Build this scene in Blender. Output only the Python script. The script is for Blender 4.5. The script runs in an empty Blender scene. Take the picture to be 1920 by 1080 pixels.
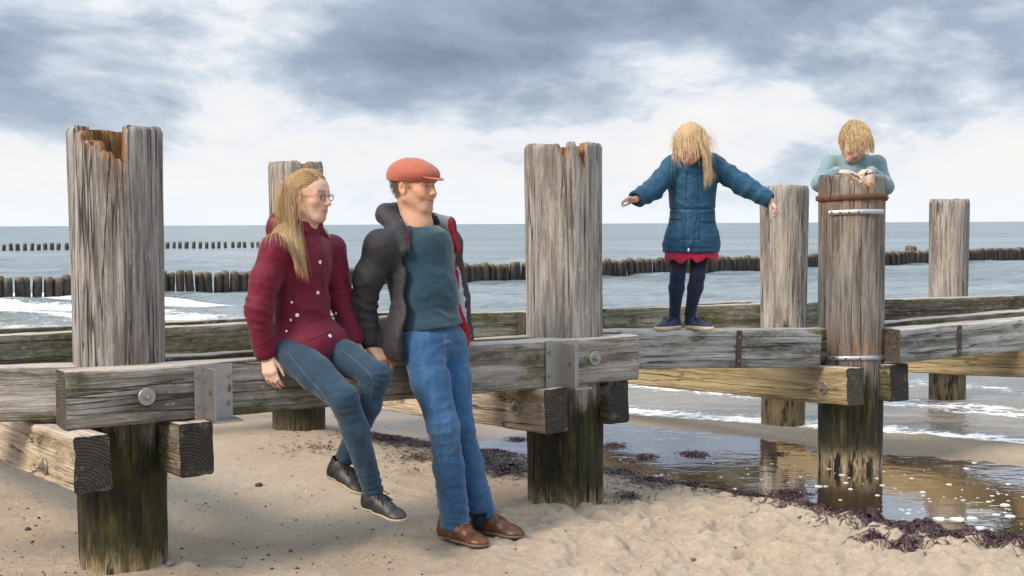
import bpy, bmesh, math, random, time
import numpy as np
from mathutils import Vector, Matrix
from mathutils.bvhtree import BVHTree
T0 = time.time()
R = math.radians
SC = bpy.context.scene
COL = SC.collection

# ------------------------------------------------------------------ camera
FPX = 2400.0                      # focal length in pixels of the 1920 wide picture
EYE = 1.36
PITCH = math.atan((540 - 419.5) / FPX)
ROLL = 0.0047
_f = Vector((0, math.cos(PITCH), -math.sin(PITCH)))
_u0 = Vector((0, math.sin(PITCH), math.cos(PITCH)))
_r0 = Vector((1, 0, 0))
_r = _r0 * math.cos(ROLL) - _u0 * math.sin(ROLL)
_u = _u0 * math.cos(ROLL) + _r0 * math.sin(ROLL)
CAMP = Vector((0, 0, EYE))
cam = bpy.data.cameras.new('camera')
cam.sensor_width = 36.0
cam.lens = 36.0 * FPX / 1920.0
cam.clip_start = 0.05
cam.clip_end = 20000
camo = bpy.data.objects.new('camera', cam)
M = Matrix(((_r.x, _u.x, -_f.x, CAMP.x), (_r.y, _u.y, -_f.y, CAMP.y), (_r.z, _u.z, -_f.z, CAMP.z), (0, 0, 0, 1)))
camo.matrix_world = M
COL.objects.link(camo)
SC.camera = camo

def ray(px, py):
    return _r * ((px - 960) / FPX) + _u * ((540 - py) / FPX) + _f
def at(px, py, Y):                # world point seen at a pixel of the 1920x1080 photograph, at ground distance Y
    d = ray(px, py)
    return CAMP + d * (Y / d.y)
def gp(px, py, z=0.0):            # world point on the level z
    d = ray(px, py)
    return CAMP + d * ((z - EYE) / d.z)

# ------------------------------------------------------------------ node helper
class NT:
    def __init__(self, tree):
        self.t = tree; self.n = tree.nodes; self.l = tree.links
    def node(self, typ, ins=None, **kw):
        nd = self.n.new(typ)
        for k, v in kw.items(): setattr(nd, k, v)
        if ins:
            for k, v in ins.items(): self.put(nd.inputs[k], v)
        return nd
    def put(self, sock, v):
        if hasattr(v, 'is_output') and v.is_output: self.l.new(v, sock)
        elif hasattr(v, 'outputs'): self.l.new(v.outputs[0], sock)
        else:
            if isinstance(v, (tuple, list)) and len(v) == 3 and sock.type == 'RGBA': v = (*v, 1)
            sock.default_value = v
    def coord(self, which='Object'): return self.node('ShaderNodeTexCoord').outputs[which]
    def mapping(self, vec, scale=(1, 1, 1), loc=(0, 0, 0), rot=(0, 0, 0)):
        return self.node('ShaderNodeMapping', {'Vector': vec, 'Scale': scale, 'Location': loc, 'Rotation': rot}).outputs[0]
    def noise(self, vec, scale=5.0, detail=4.0, rough=0.55, dist=0.0, out='Fac'):
        nd = self.node('ShaderNodeTexNoise', {'Vector': vec, 'Scale': scale, 'Detail': detail, 'Roughness': rough, 'Distortion': dist})
        return nd.outputs[out]
    def voronoi(self, vec, scale=5.0, feature='F1', out='Distance', rnd=1.0):
        nd = self.node('ShaderNodeTexVoronoi', feature=feature)
        self.put(nd.inputs['Vector'], vec); nd.inputs['Scale'].default_value = scale; nd.inputs['Randomness'].default_value = rnd
        return nd.outputs[out]
    def ramp(self, fac, stops, interp='LINEAR'):
        nd = self.node('ShaderNodeValToRGB'); cr = nd.color_ramp; cr.interpolation = interp
        while len(cr.elements) < len(stops): cr.elements.new(0.5)
        for e, (p, c) in zip(cr.elements, stops):
            e.position = p
            if not isinstance(c, (tuple, list)): c = (c, c, c)
            e.color = (*c[:3], 1)
        self.put(nd.inputs[0], fac)
        return nd.outputs[0]
    def mix(self, fac, a, b, blend='MIX'):
        nd = self.node('ShaderNodeMix', data_type='RGBA', blend_type=blend)
        self.put(nd.inputs[0], fac); self.put(nd.inputs[6], a); self.put(nd.inputs[7], b)
        return nd.outputs[2]
    def math(self, op, a, b=0.0, c=0.0, clamp=False):
        nd = self.node('ShaderNodeMath', operation=op, use_clamp=clamp)
        self.put(nd.inputs[0], a); self.put(nd.inputs[1], b); self.put(nd.inputs[2], c)
        return nd.outputs[0]
    def sep(self, vec):
        return self.node('ShaderNodeSeparateXYZ', {0: vec}).outputs
    def comb(self, x, y, z):
        return self.node('ShaderNodeCombineXYZ', {0: x, 1: y, 2: z}).outputs[0]
    def smooth(self, x, lo, hi):
        return self.node('ShaderNodeMapRange', {'Value': x, 'From Min': lo, 'From Max': hi, 'To Min': 0.0, 'To Max': 1.0}, interpolation_type='SMOOTHSTEP').outputs[0]
    def bump(self, h, strength=0.3, dist=0.01, normal=None):
        nd = self.node('ShaderNodeBump', {'Height': h, 'Strength': strength, 'Distance': dist})
        if normal is not None: self.l.new(normal, nd.inputs['Normal'])
        return nd.outputs[0]
    def attr(self, name, out='Color'):
        return self.node('ShaderNodeAttribute', attribute_name=name).outputs[out]

def new_mat(name):
    m = bpy.data.materials.new(name); m.use_nodes = True
    nt = NT(m.node_tree); bs = nt.n['Principled BSDF']
    return m, nt, bs
def P(nt, bs, **kw):
    for k, v in kw.items(): nt.put(bs.inputs[k.replace('_', ' ')], v)

# ------------------------------------------------------------------ world: broken cloud over the sea
SUN_AZ, SUN_EL = R(-128), R(38)        # azimuth measured from +Y (view direction) towards +X; behind the camera to the left
world = bpy.data.worlds.new('World'); SC.world = world; world.use_nodes = True
w = NT(world.node_tree); w.n.clear()
sky = w.node('ShaderNodeTexSky', sky_type='NISHITA', sun_disc=False, sun_elevation=SUN_EL, sun_rotation=SUN_AZ, air_density=1.0, dust_density=1.5)
skyb = w.node('ShaderNodeBackground', {'Color': sky.outputs[0], 'Strength': 0.1})
dirv = w.coord('Generated')
dx, dy, dz = w.sep(dirv)
zc = w.math('MAXIMUM', dz, 0.0)
# clouds lie in flat layers: stretch the pattern sideways near the horizon, less so overhead
vs = w.math('MULTIPLY', zc, 1.75)
cv = w.comb(dx, dy, vs)
warp = w.noise(cv, 2.2, 3, 0.5, out='Color')
cvw = w.node('ShaderNodeVectorMath', {0: cv, 1: w.node('ShaderNodeVectorMath', {0: warp, 1: (0.15, 0.15, 0.15)}, operation='MULTIPLY').outputs[0]}, operation='ADD').outputs[0]
n1 = w.noise(w.mapping(cvw, (4.2, 4.2, 5.4), (3.4, 0.4, 1.7)), 1.0, 9, 0.56)
n2 = w.noise(w.mapping(cvw, (12, 12, 17.0), (7.3, 2.2, 5.2)), 1.0, 6, 0.62)
# heavier, darker cloud bases from about 4 degrees up; bright thin cloud low over the sea
lift = w.smooth(dz, 0.035, 0.125)
dens = w.math('ADD', w.math('MULTIPLY', n1, 0.75), w.math('MULTIPLY', n2, 0.25))
dens = w.math('ADD', dens, w.math('MULTIPLY_ADD', lift, 0.160, -0.088))
ccol = w.ramp(dens, [(0.26, (0.47, 0.485, 0.51)), (0.36, (0.545, 0.535, 0.52)), (0.42, (0.525, 0.525, 0.53)), (0.468, (0.49, 0.505, 0.53)), (0.505, (0.37, 0.41, 0.46)), (0.58, (0.225, 0.272, 0.335)), (0.72, (0.135, 0.170, 0.220))])
haze = w.smooth(dz, 0.05, 0.0)
ccol = w.mix(w.math('MULTIPLY', haze, 0.75), ccol, (0.52, 0.555, 0.59))
# overcast-like gain towards the zenith, out of view, added for more ambient light
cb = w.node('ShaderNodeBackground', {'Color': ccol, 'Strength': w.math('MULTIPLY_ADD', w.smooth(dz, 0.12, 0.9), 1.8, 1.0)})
cover = w.smooth(n2, 0.02, 0.16)
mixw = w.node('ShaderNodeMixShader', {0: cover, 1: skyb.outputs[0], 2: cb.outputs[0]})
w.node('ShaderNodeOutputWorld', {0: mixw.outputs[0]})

sun = bpy.data.lights.new('sun', 'SUN'); sun.energy = 2.5; sun.angle = R(19); sun.color = (1.0, 0.86, 0.70)
suno = bpy.data.objects.new('sun', sun); COL.objects.link(suno)
sd = Vector((math.sin(SUN_AZ) * math.cos(SUN_EL), math.cos(SUN_AZ) * math.cos(SUN_EL), math.sin(SUN_EL)))   # towards the sun
suno.rotation_euler = (-sd).to_track_quat('-Z', 'Y').to_euler()
suno.location = (-6, -6, 8)

SC.view_settings.view_transform = 'Standard'; SC.view_settings.look = 'None'
SC.view_settings.exposure = 0.80; SC.view_settings.gamma = 1.0
SC.view_settings.use_curve_mapping = False
try:
    SC.cycles.use_denoising = True; SC.cycles.denoiser = 'OPENIMAGEDENOISE'
    SC.cycles.max_bounces = 6; SC.cycles.transparent_max_bounces = 12
except Exception: pass

# ------------------------------------------------------------------ numpy helpers
def hash3(ix, iy, iz, seed):
    h = (ix.astype(np.int64) * 374761393 + iy.astype(np.int64) * 668265263 + iz.astype(np.int64) * 2147483647 + seed * 974634777) & 0xffffffff
    h = ((h ^ (h >> 13)) * 1274126177) & 0xffffffff
    h = (h ^ (h >> 16)) & 0xffffffff
    return (h & 0xffffff).astype(np.float64) / 0xffffff
def vnoise(p, seed=0):                      # value noise 0..1 on an (n,3) array
    p = np.asarray(p, float); i = np.floor(p).astype(np.int64); f = p - i
    f = f * f * (3 - 2 * f)
    r = 0
    for a in (0, 1):
        wx = f[:, 0] if a else 1 - f[:, 0]
        for b in (0, 1):
            wy = f[:, 1] if b else 1 - f[:, 1]
            for c in (0, 1):
                wz = f[:, 2] if c else 1 - f[:, 2]
                r = r + wx * wy * wz * hash3(i[:, 0] + a, i[:, 1] + b, i[:, 2] + c, seed)
    return r
def fbm(p, octv=3, seed=0, gain=0.5):
    r = 0; a = 1.0; t = 0
    p = np.asarray(p, float)
    for o in range(octv):
        r = r + a * vnoise(p * 2 ** o + 17.3 * o, seed + o); t += a; a *= gain
    return r / t
def n2d(x, y, s, seed=0, octv=3):
    x = np.asarray(x, float); y = np.asarray(y, float)
    return fbm(np.stack([x.ravel() * s, y.ravel() * s, np.zeros(x.size) + 0.37], 1), octv, seed).reshape(x.shape)
def sst(x, a, b):
    t = np.clip((x - a) / (b - a), 0, 1); return t * t * (3 - 2 * t)

def mesh_obj(name, verts, faces, mat=None, parent=None, smooth=True, loc=None):
    me = bpy.data.meshes.new(name)
    verts = np.asarray(verts, dtype=np.float32)
    if isinstance(faces, np.ndarray) and faces.ndim == 2:
        nf, k = faces.shape
        me.vertices.add(len(verts)); me.vertices.foreach_set('co', verts.ravel())
        me.loops.add(nf * k); me.loops.foreach_set('vertex_index', faces.astype(np.int32).ravel())
        me.polygons.add(nf)
        me.polygons.foreach_set('loop_start', np.arange(0, nf * k, k, dtype=np.int32))
        me.polygons.foreach_set('loop_total', np.full(nf, k, dtype=np.int32))
        me.update(calc_edges=True)
    else:
        me.from_pydata([tuple(map(float, v)) for v in verts], [], [tuple(map(int, f)) for f in faces]); me.update()
    if smooth: me.polygons.foreach_set('use_smooth', np.ones(len(me.polygons), dtype=bool))
    o = bpy.data.objects.new(name, me); COL.objects.link(o)
    if mat is not None: me.materials.append(mat)
    if parent is not None: o.parent = parent
    if loc is not None: o.location = loc
    return o
def set_color(o, name, cols):               # per-vertex colour attribute
    a = o.data.color_attributes.new(name, 'FLOAT_COLOR', 'POINT')
    c = np.ones((len(o.data.vertices), 4), dtype=np.float32); c[:, :3] = cols
    a.data.foreach_set('color', c.ravel())
def tag(o, label, cat, group=None, kind=None):
    if label: o['label'] = label
    if cat: o['category'] = cat
    if group: o['group'] = group
    if kind: o['kind'] = kind
    return o
def empty(name, loc=(0, 0, 0)):
    e = bpy.data.objects.new(name, None); e.location = loc; e.empty_display_size = 0.1; COL.objects.link(e); return e
def adopt(child, parent):                   # parent while keeping world coordinates of mesh data
    child.parent = parent
    child.matrix_parent_inverse = Matrix.Translation(-Vector(parent.location)) if parent.rotation_euler.to_matrix().is_identity else parent.matrix_basis.inverted()
    return child
class MB:                                    # small mesh collector: boxes, tubes, discs
    def __init__(self): self.v = []; self.f = []
    def add(self, verts, faces):
        b = len(self.v); self.v += [tuple(v) for v in verts]; self.f += [tuple(i + b for i in f) for f in faces]
    def tube(self, pts, rad, sides=6, cap=True):
        pts = [Vector(p) for p in pts]; n = len(pts)
        rads = rad if isinstance(rad, (list, tuple)) else [rad] * n
        rings = []; up = Vector((0.13, 0.31, 0.94))
        for i, p in enumerate(pts):
            t = (pts[min(i + 1, n - 1)] - pts[max(i - 1, 0)]).normalized()
            a = t.cross(up)
            if a.length < 1e-4: a = t.cross(Vector((1, 0, 0)))
            a.normalize(); b = t.cross(a)
            rings.append([p + (a * math.cos(2 * math.pi * k / sides) + b * math.sin(2 * math.pi * k / sides)) * rads[i] for k in range(sides)])
        b0 = len(self.v)
        for r_ in rings: self.v += [tuple(q) for q in r_]
        for i in range(n - 1):
            for k in range(sides):
                k2 = (k + 1) % sides
                self.f.append((b0 + i * sides + k, b0 + i * sides + k2, b0 + (i + 1) * sides + k2, b0 + (i + 1) * sides + k))
        if cap:
            self.f.append(tuple(b0 + k for k in range(sides))[::-1]); self.f.append(tuple(b0 + (n - 1) * sides + k for k in range(sides)))
    def box(self, c, ax, ay, az):            # centre and three half-extent vectors
        c = Vector(c); ax = Vector(ax); ay = Vector(ay); az = Vector(az)
        vs = [c + ax * i + ay * j + az * k for i in (-1, 1) for j in (-1, 1) for k in (-1, 1)]
        self.add(vs, [(0, 1, 3, 2), (4, 6, 7, 5), (0, 4, 5, 1), (2, 3, 7, 6), (0, 2, 6, 4), (1, 5, 7, 3)])
    def disc(self, c, n, r, th, sides=20, bev=0.0):     # short cylinder from c along n
        n = Vector(n).normalized(); a = n.orthogonal().normalized(); b = n.cross(a); c = Vector(c)
        prof = [(r, 0.0), (r, th - bev), (r - bev, th)] if bev else [(r, 0.0), (r, th)]
        b0 = len(self.v)
        for (rr, h) in prof:
            self.v += [tuple(c + n * h + (a * math.cos(2 * math.pi * k / sides) + b * math.sin(2 * math.pi * k / sides)) * rr) for k in range(sides)]
        for i in range(len(prof) - 1):
            for k in range(sides):
                k2 = (k + 1) % sides; self.f.append((b0 + i * sides + k, b0 + i * sides + k2, b0 + (i + 1) * sides + k2, b0 + (i + 1) * sides + k))
        self.f.append(tuple(b0 + (len(prof) - 1) * sides + k for k in range(sides)))
        self.f.append(tuple(b0 + k for k in range(sides))[::-1])
    def build(self, name, mat, parent=None, smooth=False):
        o = mesh_obj(name, self.v, self.f, mat, None, smooth)
        if parent is not None: adopt(o, parent)
        return o
# ================================================================== materials of the setting
def wood_post_mat(name, tint=(1, 1, 1), algae_top=0.58, seed=0.0, green=1.0, pale=1.0):
    m, nt, bs = new_mat(name)
    co = nt.mapping(nt.coord('Object'), loc=(seed, seed * 0.7, seed * 0.31))
    x, y, z = nt.sep(nt.coord('Object'))
    big = nt.noise(nt.mapping(co, (5, 5, 1.3)), 1.0, 4, 0.6)
    streak = nt.noise(nt.mapping(co, (46, 46, 2.4)), 1.0, 6, 0.68)
    fine = nt.noise(nt.mapping(co, (130, 130, 5)), 1.0, 3, 0.6)
    flake = nt.noise(nt.mapping(co, (60, 60, 16)), 1.0, 4, 0.7)
    crk = nt.smooth(nt.math('ABSOLUTE', nt.math('SUBTRACT', nt.noise(nt.mapping(co, (20, 20, 0.55), (5, 3, 1)), 1.0, 3, 0.5), 0.5)), 0.016, 0.0)
    crk = nt.math('MULTIPLY', crk, nt.smooth(nt.noise(nt.mapping(co, (4, 4, 1.2), (8, 1, 6)), 1.0, 2), 0.42, 0.56))
    col = nt.ramp(streak, [(0.28, (0.10, 0.085, 0.075)), (0.42, (0.25, 0.23, 0.21)), (0.55, (0.43, 0.405, 0.375)), (0.72, (0.62, 0.605, 0.58))])
    col = nt.mix(nt.math('MULTIPLY', nt.smooth(big, 0.49, 0.66), 0.85), col, (0.19, 0.155, 0.13))
    col = nt.mix(nt.math('MULTIPLY', nt.smooth(big, 0.46, 0.30), 0.55), col, (0.55, 0.48, 0.39))
    col = nt.mix(nt.math('MULTIPLY', nt.smooth(flake, 0.56, 0.70), 0.6), col, (0.60, 0.57, 0.54))
    col = nt.mix(nt.math('MULTIPLY', nt.smooth(fine, 0.45, 0.30), 0.65), col, (0.09, 0.07, 0.055))
    col = nt.mix(nt.math('MULTIPLY', crk, 0.85), col, (0.035, 0.028, 0.024))
    col = nt.mix(1.0, col, tint, 'MULTIPLY')
    # wet, algae-covered foot of the post
    an = nt.noise(nt.mapping(co, (7, 7, 2.2)), 1.0, 5, 0.65)
    edge = nt.math('ADD', z, nt.math('MULTIPLY_ADD', an, 0.7, -0.35))
    alg = nt.smooth(edge, algae_top + 0.06, algae_top - 0.12)
    an2 = nt.noise(nt.mapping(co, (22, 22, 4.5), (3, 1, 2)), 1.0, 5, 0.7)
    acol = nt.ramp(an2, [(0.32, (0.006, 0.006, 0.005)), (0.48, (0.020, 0.017, 0.010)), (0.57, (0.042, 0.038, 0.012)), (0.66, (0.11, 0.075, 0.030)), (0.77, (0.34, 0.25, 0.14))])
    an3 = nt.noise(nt.mapping(co, (4, 4, 3), (9, 4, 1)), 1.0, 3, 0.6)
    acol = nt.mix(nt.math('MULTIPLY', nt.smooth(an3, 0.46, 0.62), 0.45 * green), acol, (0.060, 0.062, 0.018))
    acol = nt.mix(nt.smooth(an3, 0.45, 0.33), acol, (0.014, 0.012, 0.009))
    # bleached, scoured stripes close to the sand
    low = nt.math('MULTIPLY', nt.smooth(nt.math('ADD', z, nt.math('MULTIPLY_ADD', an2, 0.5, -0.25)), 0.12, -0.02), nt.smooth(an2, 0.38, 0.52))
    acol = nt.mix(nt.math('MULTIPLY', low, pale), acol, (0.43, 0.33, 0.19))
    col = nt.mix(alg, col, acol)
    msk = nt.attr('mask'); mr, mg, mb_ = nt.sep(msk)
    rot = nt.ramp(nt.noise(nt.mapping(co, (60, 60, 8)), 1.0, 4, 0.7), [(0.30, (0.06, 0.025, 0.01)), (0.48, (0.26, 0.115, 0.035)), (0.62, (0.47, 0.27, 0.11)), (0.75, (0.62, 0.47, 0.30))])
    col = nt.mix(mr, col, rot)
    rust = nt.ramp(nt.noise(nt.mapping(co, (30, 30, 7)), 1.0, 4, 0.7), [(0.35, (0.10, 0.035, 0.012)), (0.55, (0.42, 0.16, 0.03)), (0.7, (0.50, 0.34, 0.16))])
    col = nt.mix(nt.math('MULTIPLY', nt.math('MULTIPLY', mg, 0.75), nt.smooth(streak, 0.40, 0.60)), col, rust)
    col = nt.mix(nt.math('MULTIPLY', mb_, nt.smooth(flake, 0.35, 0.5)), col, (0.72, 0.62, 0.52))
    h = nt.math('ADD', nt.math('MULTIPLY', streak, 0.9), nt.math('ADD', nt.math('MULTIPLY', fine, 0.45), nt.math('MULTIPLY', flake, 0.3)))
    h = nt.math('SUBTRACT', h, nt.math('MULTIPLY', crk, 0.9))
    P(nt, bs, Base_Color=col, Roughness=nt.math('MULTIPLY_ADD', alg, -0.25, 0.85), Normal=nt.bump(h, 1.0, 0.018), Specular_IOR_Level=0.3)
    return m

def wood_beam_mat(name, light=(0.44, 0.40, 0.35), dark=(0.12, 0.10, 0.08), green=0.3, lichen=0.0, gold=0.0, seed=0.0, endc=(0.05, 0.042, 0.035)):
    m, nt, bs = new_mat(name)
    ob = nt.coord('Object'); co = nt.mapping(ob, loc=(seed, seed * 0.7, seed * 0.31))
    nx, ny, nz = nt.sep(nt.coord('Normal'))
    big = nt.noise(nt.mapping(co, (1.2, 5, 5)), 1.0, 4, 0.6)
    ring = nt.noise(nt.mapping(co, (1.4, 34, 34)), 1.0, 5, 0.64, 0.6)
    fine = nt.noise(nt.mapping(co, (5, 120, 120)), 1.0, 3, 0.6)
    flake = nt.noise(nt.mapping(co, (22, 60, 60)), 1.0, 4, 0.7)
    mid = tuple(0.5 * (a + b) for a, b in zip(light, dark))
    col = nt.ramp(ring, [(0.28, dark), (0.45, mid), (0.58, light), (0.75, tuple(min(1, c * 1.25) for c in light))])
    col = nt.mix(nt.smooth(big, 0.50, 0.70), col, tuple(c * 0.75 for c in dark))
    col = nt.mix(nt.math('MULTIPLY', nt.smooth(fine, 0.45, 0.28), 0.7), col, tuple(c * 0.5 for c in dark))
    col = nt.mix(nt.math('MULTIPLY', nt.smooth(flake, 0.55, 0.70), 0.45), col, (0.55, 0.52, 0.48))
    crk = nt.smooth(nt.math('ABSOLUTE', nt.math('SUBTRACT', nt.noise(nt.mapping(co, (0.7, 16, 16), (5, 3, 1)), 1.0, 3, 0.5), 0.5)), 0.018, 0.0)
    crk = nt.math('MULTIPLY', crk, nt.smooth(nt.noise(nt.mapping(co, (1.2, 4, 4), (8, 1, 6)), 1.0, 2), 0.42, 0.55))
    col = nt.mix(nt.math('MULTIPLY', crk, 0.85), col, (0.03, 0.025, 0.02))
    if green:
        gn = nt.noise(nt.mapping(co, (2.6, 7, 7), (5, 2, 8)), 1.0, 5, 0.7)
        gcol = nt.ramp(flake, [(0.35, (0.030, 0.034, 0.010)), (0.55, (0.085, 0.090, 0.030)), (0.7, (0.20, 0.19, 0.09))])
        col = nt.mix(nt.math('MULTIPLY', nt.smooth(gn, 0.60 - 0.22 * green, 0.72 - 0.15 * green), 0.85), col, gcol)
    if gold:
        gn = nt.noise(nt.mapping(co, (1.6, 8, 8), (1, 7, 3)), 1.0, 4, 0.6)
        col = nt.mix(nt.math('MULTIPLY', nt.smooth(gn, 0.36, 0.56), gold), col, nt.mix(ring, (0.15, 0.105, 0.040), (0.42, 0.33, 0.17)))
    if lichen:
        ln = nt.noise(nt.mapping(co, (9, 14, 14), (2, 9, 4)), 1.0, 5, 0.7)
        col = nt.mix(nt.math('MULTIPLY', nt.smooth(ln, 0.60, 0.68), lichen), col, (0.34, 0.27, 0.05))
    # upward-facing side mixed towards a lighter tan
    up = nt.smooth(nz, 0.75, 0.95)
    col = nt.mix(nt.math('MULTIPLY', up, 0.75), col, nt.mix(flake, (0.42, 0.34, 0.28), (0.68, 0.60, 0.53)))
    # end grain
    ex, ey, ez = nt.sep(ob)
    rr = nt.math('SQRT', nt.math('ADD', nt.math('POWER', nt.math('ADD', ey, 0.05), 2.0), nt.math('POWER', nt.math('ADD', ez, 0.12), 2.0)))
    rings = nt.math('SINE', nt.math('MULTIPLY_ADD', rr, 520.0, nt.math('MULTIPLY', nt.noise(co, 9, 3), 9.0)))
    ecol = nt.mix(nt.smooth(rings, -0.6, 1.0), endc, tuple(c * 2.3 for c in endc))
    ecol = nt.mix(nt.math('MULTIPLY', nt.smooth(nt.noise(co, 14, 4, 0.7), 0.55, 0.7), 0.5), ecol, (0.26, 0.22, 0.17))
    col = nt.mix(nt.smooth(nt.math('ABSOLUTE', nx), 0.8, 0.95), col, ecol)
    h = nt.math('ADD', nt.math('MULTIPLY', ring, 0.9), nt.math('ADD', nt.math('MULTIPLY', fine, 0.45), nt.math('MULTIPLY', flake, 0.35)))
    h = nt.math('SUBTRACT', h, nt.math('MULTIPLY', crk, 0.9))
    P(nt, bs, Base_Color=col, Roughness=0.85, Normal=nt.bump(h, 1.0, 0.015), Specular_IOR_Level=0.3)
    return m

def metal_mat(name, col, rough=0.4, rust=0.0, metallic=1.0):
    m, nt, bs = new_mat(name)
    co = nt.coord('Object'); n = nt.noise(co, 55, 5, 0.7)
    c = nt.mix(nt.math('MULTIPLY', n, 0.5), col, tuple(k * 0.5 for k in col))
    if rust:
        rn = nt.noise(nt.mapping(co, (1, 1, 0.6)), 24, 5, 0.7)
        f = nt.math('MULTIPLY', nt.smooth(rn, 0.62 - 0.35 * rust, 0.72 - 0.2 * rust), 1.0)
        c = nt.mix(f, c, nt.mix(n, (0.045, 0.020, 0.012), (0.17, 0.065, 0.025)))
        P(nt, bs, Metallic=nt.math('MULTIPLY_ADD', f, -metallic, metallic))
    else: P(nt, bs, Metallic=metallic)
    P(nt, bs, Base_Color=c, Roughness=nt.math('MULTIPLY_ADD', n, 0.3, rough), Normal=nt.bump(n, 0.25, 0.003))
    return m

STEEL = metal_mat('galvanised_steel', (0.42, 0.42, 0.41), 0.38, 0.12)
BOLTM = metal_mat('bolt_steel', (0.40, 0.37, 0.32), 0.35, 0.35)
RUSTY = metal_mat('rusty_iron', (0.16, 0.09, 0.06), 0.7, 0.9, 0.6)
STRAP = metal_mat('old_strap', (0.085, 0.065, 0.055), 0.7, 0.25, 0.3)
ZINC = metal_mat('zinc_strip', (0.62, 0.64, 0.66), 0.35, 0.06)

# ------------------------------------------------------------------ sand
SEA_Z, PUD_Z = -0.20, -0.035
def shore_s(X, Y):                           # metres landward of the water's edge
    return (X - 3.3) * -0.52 + (Y - 9.0) * -0.854
def pud_uv(X, Y):
    rx, ry = X - 0.5, Y - 8.3
    return rx * 0.75 - ry * 0.66, rx * 0.66 + ry * 0.75
def sand_h(X, Y, detail=True):
    X = np.asarray(X, float); Y = np.asarray(Y, float)
    s = shore_s(X, Y)
    z = -0.24 * (1 - sst(s, -0.7, 1.3))
    z = np.where(s < -0.7, -0.24 + (s + 0.7) * 0.05, z)
    z = np.maximum(z, -1.6)
    wr = (X + 0.93) * -0.698 + (Y - 8.25) * -0.716 + 0.25 * (n2d(X, Y, 0.9, 7, 2) - 0.5)     # metres landward of the weed line
    z = z - 0.060 * (1 - sst(wr, -0.45, 0.15))
    u, v = pud_uv(X, Y)
    wd = np.interp(u, [-0.3, 0, 1, 1.7, 2.6, 3.3, 6], [0.02, 0.16, 0.55, 0.68, 0.86, 0.95, 1.4])
    q = np.abs(v + 0.26) / np.maximum(wd, 0.02) + 0.35 * (n2d(X, Y, 1.6, 5, 3) - 0.5)
    z = z - 0.045 * (1 - sst(q, 0.55, 1.2)) * sst(u, -0.3, 0.3)
    z = z + (0.035 + 0.022 * sst(u, 0.6, 1.6)) * np.exp(-((s - 1.15) / 0.55) ** 2) * sst(X, -1.2, 0.2)
    if detail:
        land = sst(z, -0.12, -0.01)
        lump = sst(X, -0.5, 0.5) * sst(6.6 - Y, 0.0, 0.9)
        a = n2d(X, Y, 5.5, 11, 3); b = n2d(X, Y, 13, 12, 3); c = n2d(X + 3, Y, 2.0, 13, 2)
        z = z + land * ((0.014 + 0.085 * lump) * (np.abs(a - 0.5) * 2) + (0.010 + 0.050 * lump) * (b - 0.5) + 0.03 * (c - 0.5) + (0.007 + 0.024 * lump) * (n2d(X, Y, 30, 14, 2) - 0.5))
        # footprints and scuffs
        rs = np.random.RandomState(4)
        for k in range(60):
            fx, fy = rs.uniform(-2.4, 2.2), rs.uniform(3.6, 7.2); an = rs.uniform(0, 6.28); dp = rs.uniform(0.012, 0.030) * (0.5 + 0.7 * float(sst(np.array(fx), -0.6, 0.6)))
            ca, sa = math.cos(an), math.sin(an); lx = ((X - fx) * ca + (Y - fy) * sa) / 0.13; ly = (-(X - fx) * sa + (Y - fy) * ca) / 0.055
            r2 = lx * lx + ly * ly
            z = z + land * dp * (-np.exp(-r2 * 1.4) + 0.55 * np.exp(-((np.sqrt(r2) - 1.45) / 0.4) ** 2))
    return z
def sand_z(x, y): return float(sand_h(np.array([x]), np.array([y]))[0])

m_sand, nt, bs = new_mat('beach_sand')
co = nt.coord('Object'); sx, sy, sz = nt.sep(co)
g1 = nt.noise(co, 260, 3, 0.7); g2 = nt.noise(co, 40, 4, 0.65); g3 = nt.noise(co, 3.0, 4, 0.6); g4 = nt.noise(co, 900, 2, 0.6)
scol = nt.mix(g3, (0.58, 0.465, 0.345), (0.72, 0.60, 0.46))
scol = nt.mix(nt.smooth(g2, 0.35, 0.75), nt.mix(0.35, scol, (0.30, 0.225, 0.15)), scol)
scol = nt.mix(nt.math('MULTIPLY', nt.smooth(g1, 0.46, 0.26), 0.85), scol, (0.16, 0.115, 0.08))
scol = nt.mix(nt.math('MULTIPLY', nt.smooth(g4, 0.56, 0.72), 0.7), scol, (0.70, 0.62, 0.52))
spk = nt.voronoi(nt.mapping(co, (1, 1, 1)), 28, out='Distance')
scol = nt.mix(nt.math('MULTIPLY', nt.smooth(spk, 0.12, 0.05), nt.smooth(nt.noise(co, 5, 2), 0.5, 0.65)), scol, (0.07, 0.055, 0.045))
wetn = nt.noise(co, 1.7, 4, 0.6)
wet = nt.smooth(nt.math('ADD', sz, nt.math('MULTIPLY_ADD', wetn, 0.06, -0.03)), -0.018, -0.075)
damp = nt.smooth(nt.math('ADD', sz, nt.math('MULTIPLY_ADD', wetn, 0.10, -0.05)), 0.03, -0.04)
scol = nt.mix(nt.math('MULTIPLY', damp, 0.40), scol, (0.25, 0.18, 0.125))
scol = nt.mix(nt.math('MULTIPLY', wet, 0.75), scol, (0.20, 0.145, 0.10))
gb = nt.math('ADD', nt.math('MULTIPLY', g1, 0.5), nt.math('ADD', nt.math('MULTIPLY', g2, 1.2), nt.math('MULTIPLY', g4, 0.3)))
bmp = nt.node('ShaderNodeBump', {'Height': gb, 'Strength': nt.math('MULTIPLY_ADD', wet, -0.75, 0.85), 'Distance': 0.02})
P(nt, bs, Base_Color=scol, Roughness=nt.math('MULTIPLY_ADD', wet, -0.72, 0.92), Normal=bmp.outputs[0], Specular_IOR_Level=nt.math('MULTIPLY_ADD', wet, 0.3, 0.2))

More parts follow.
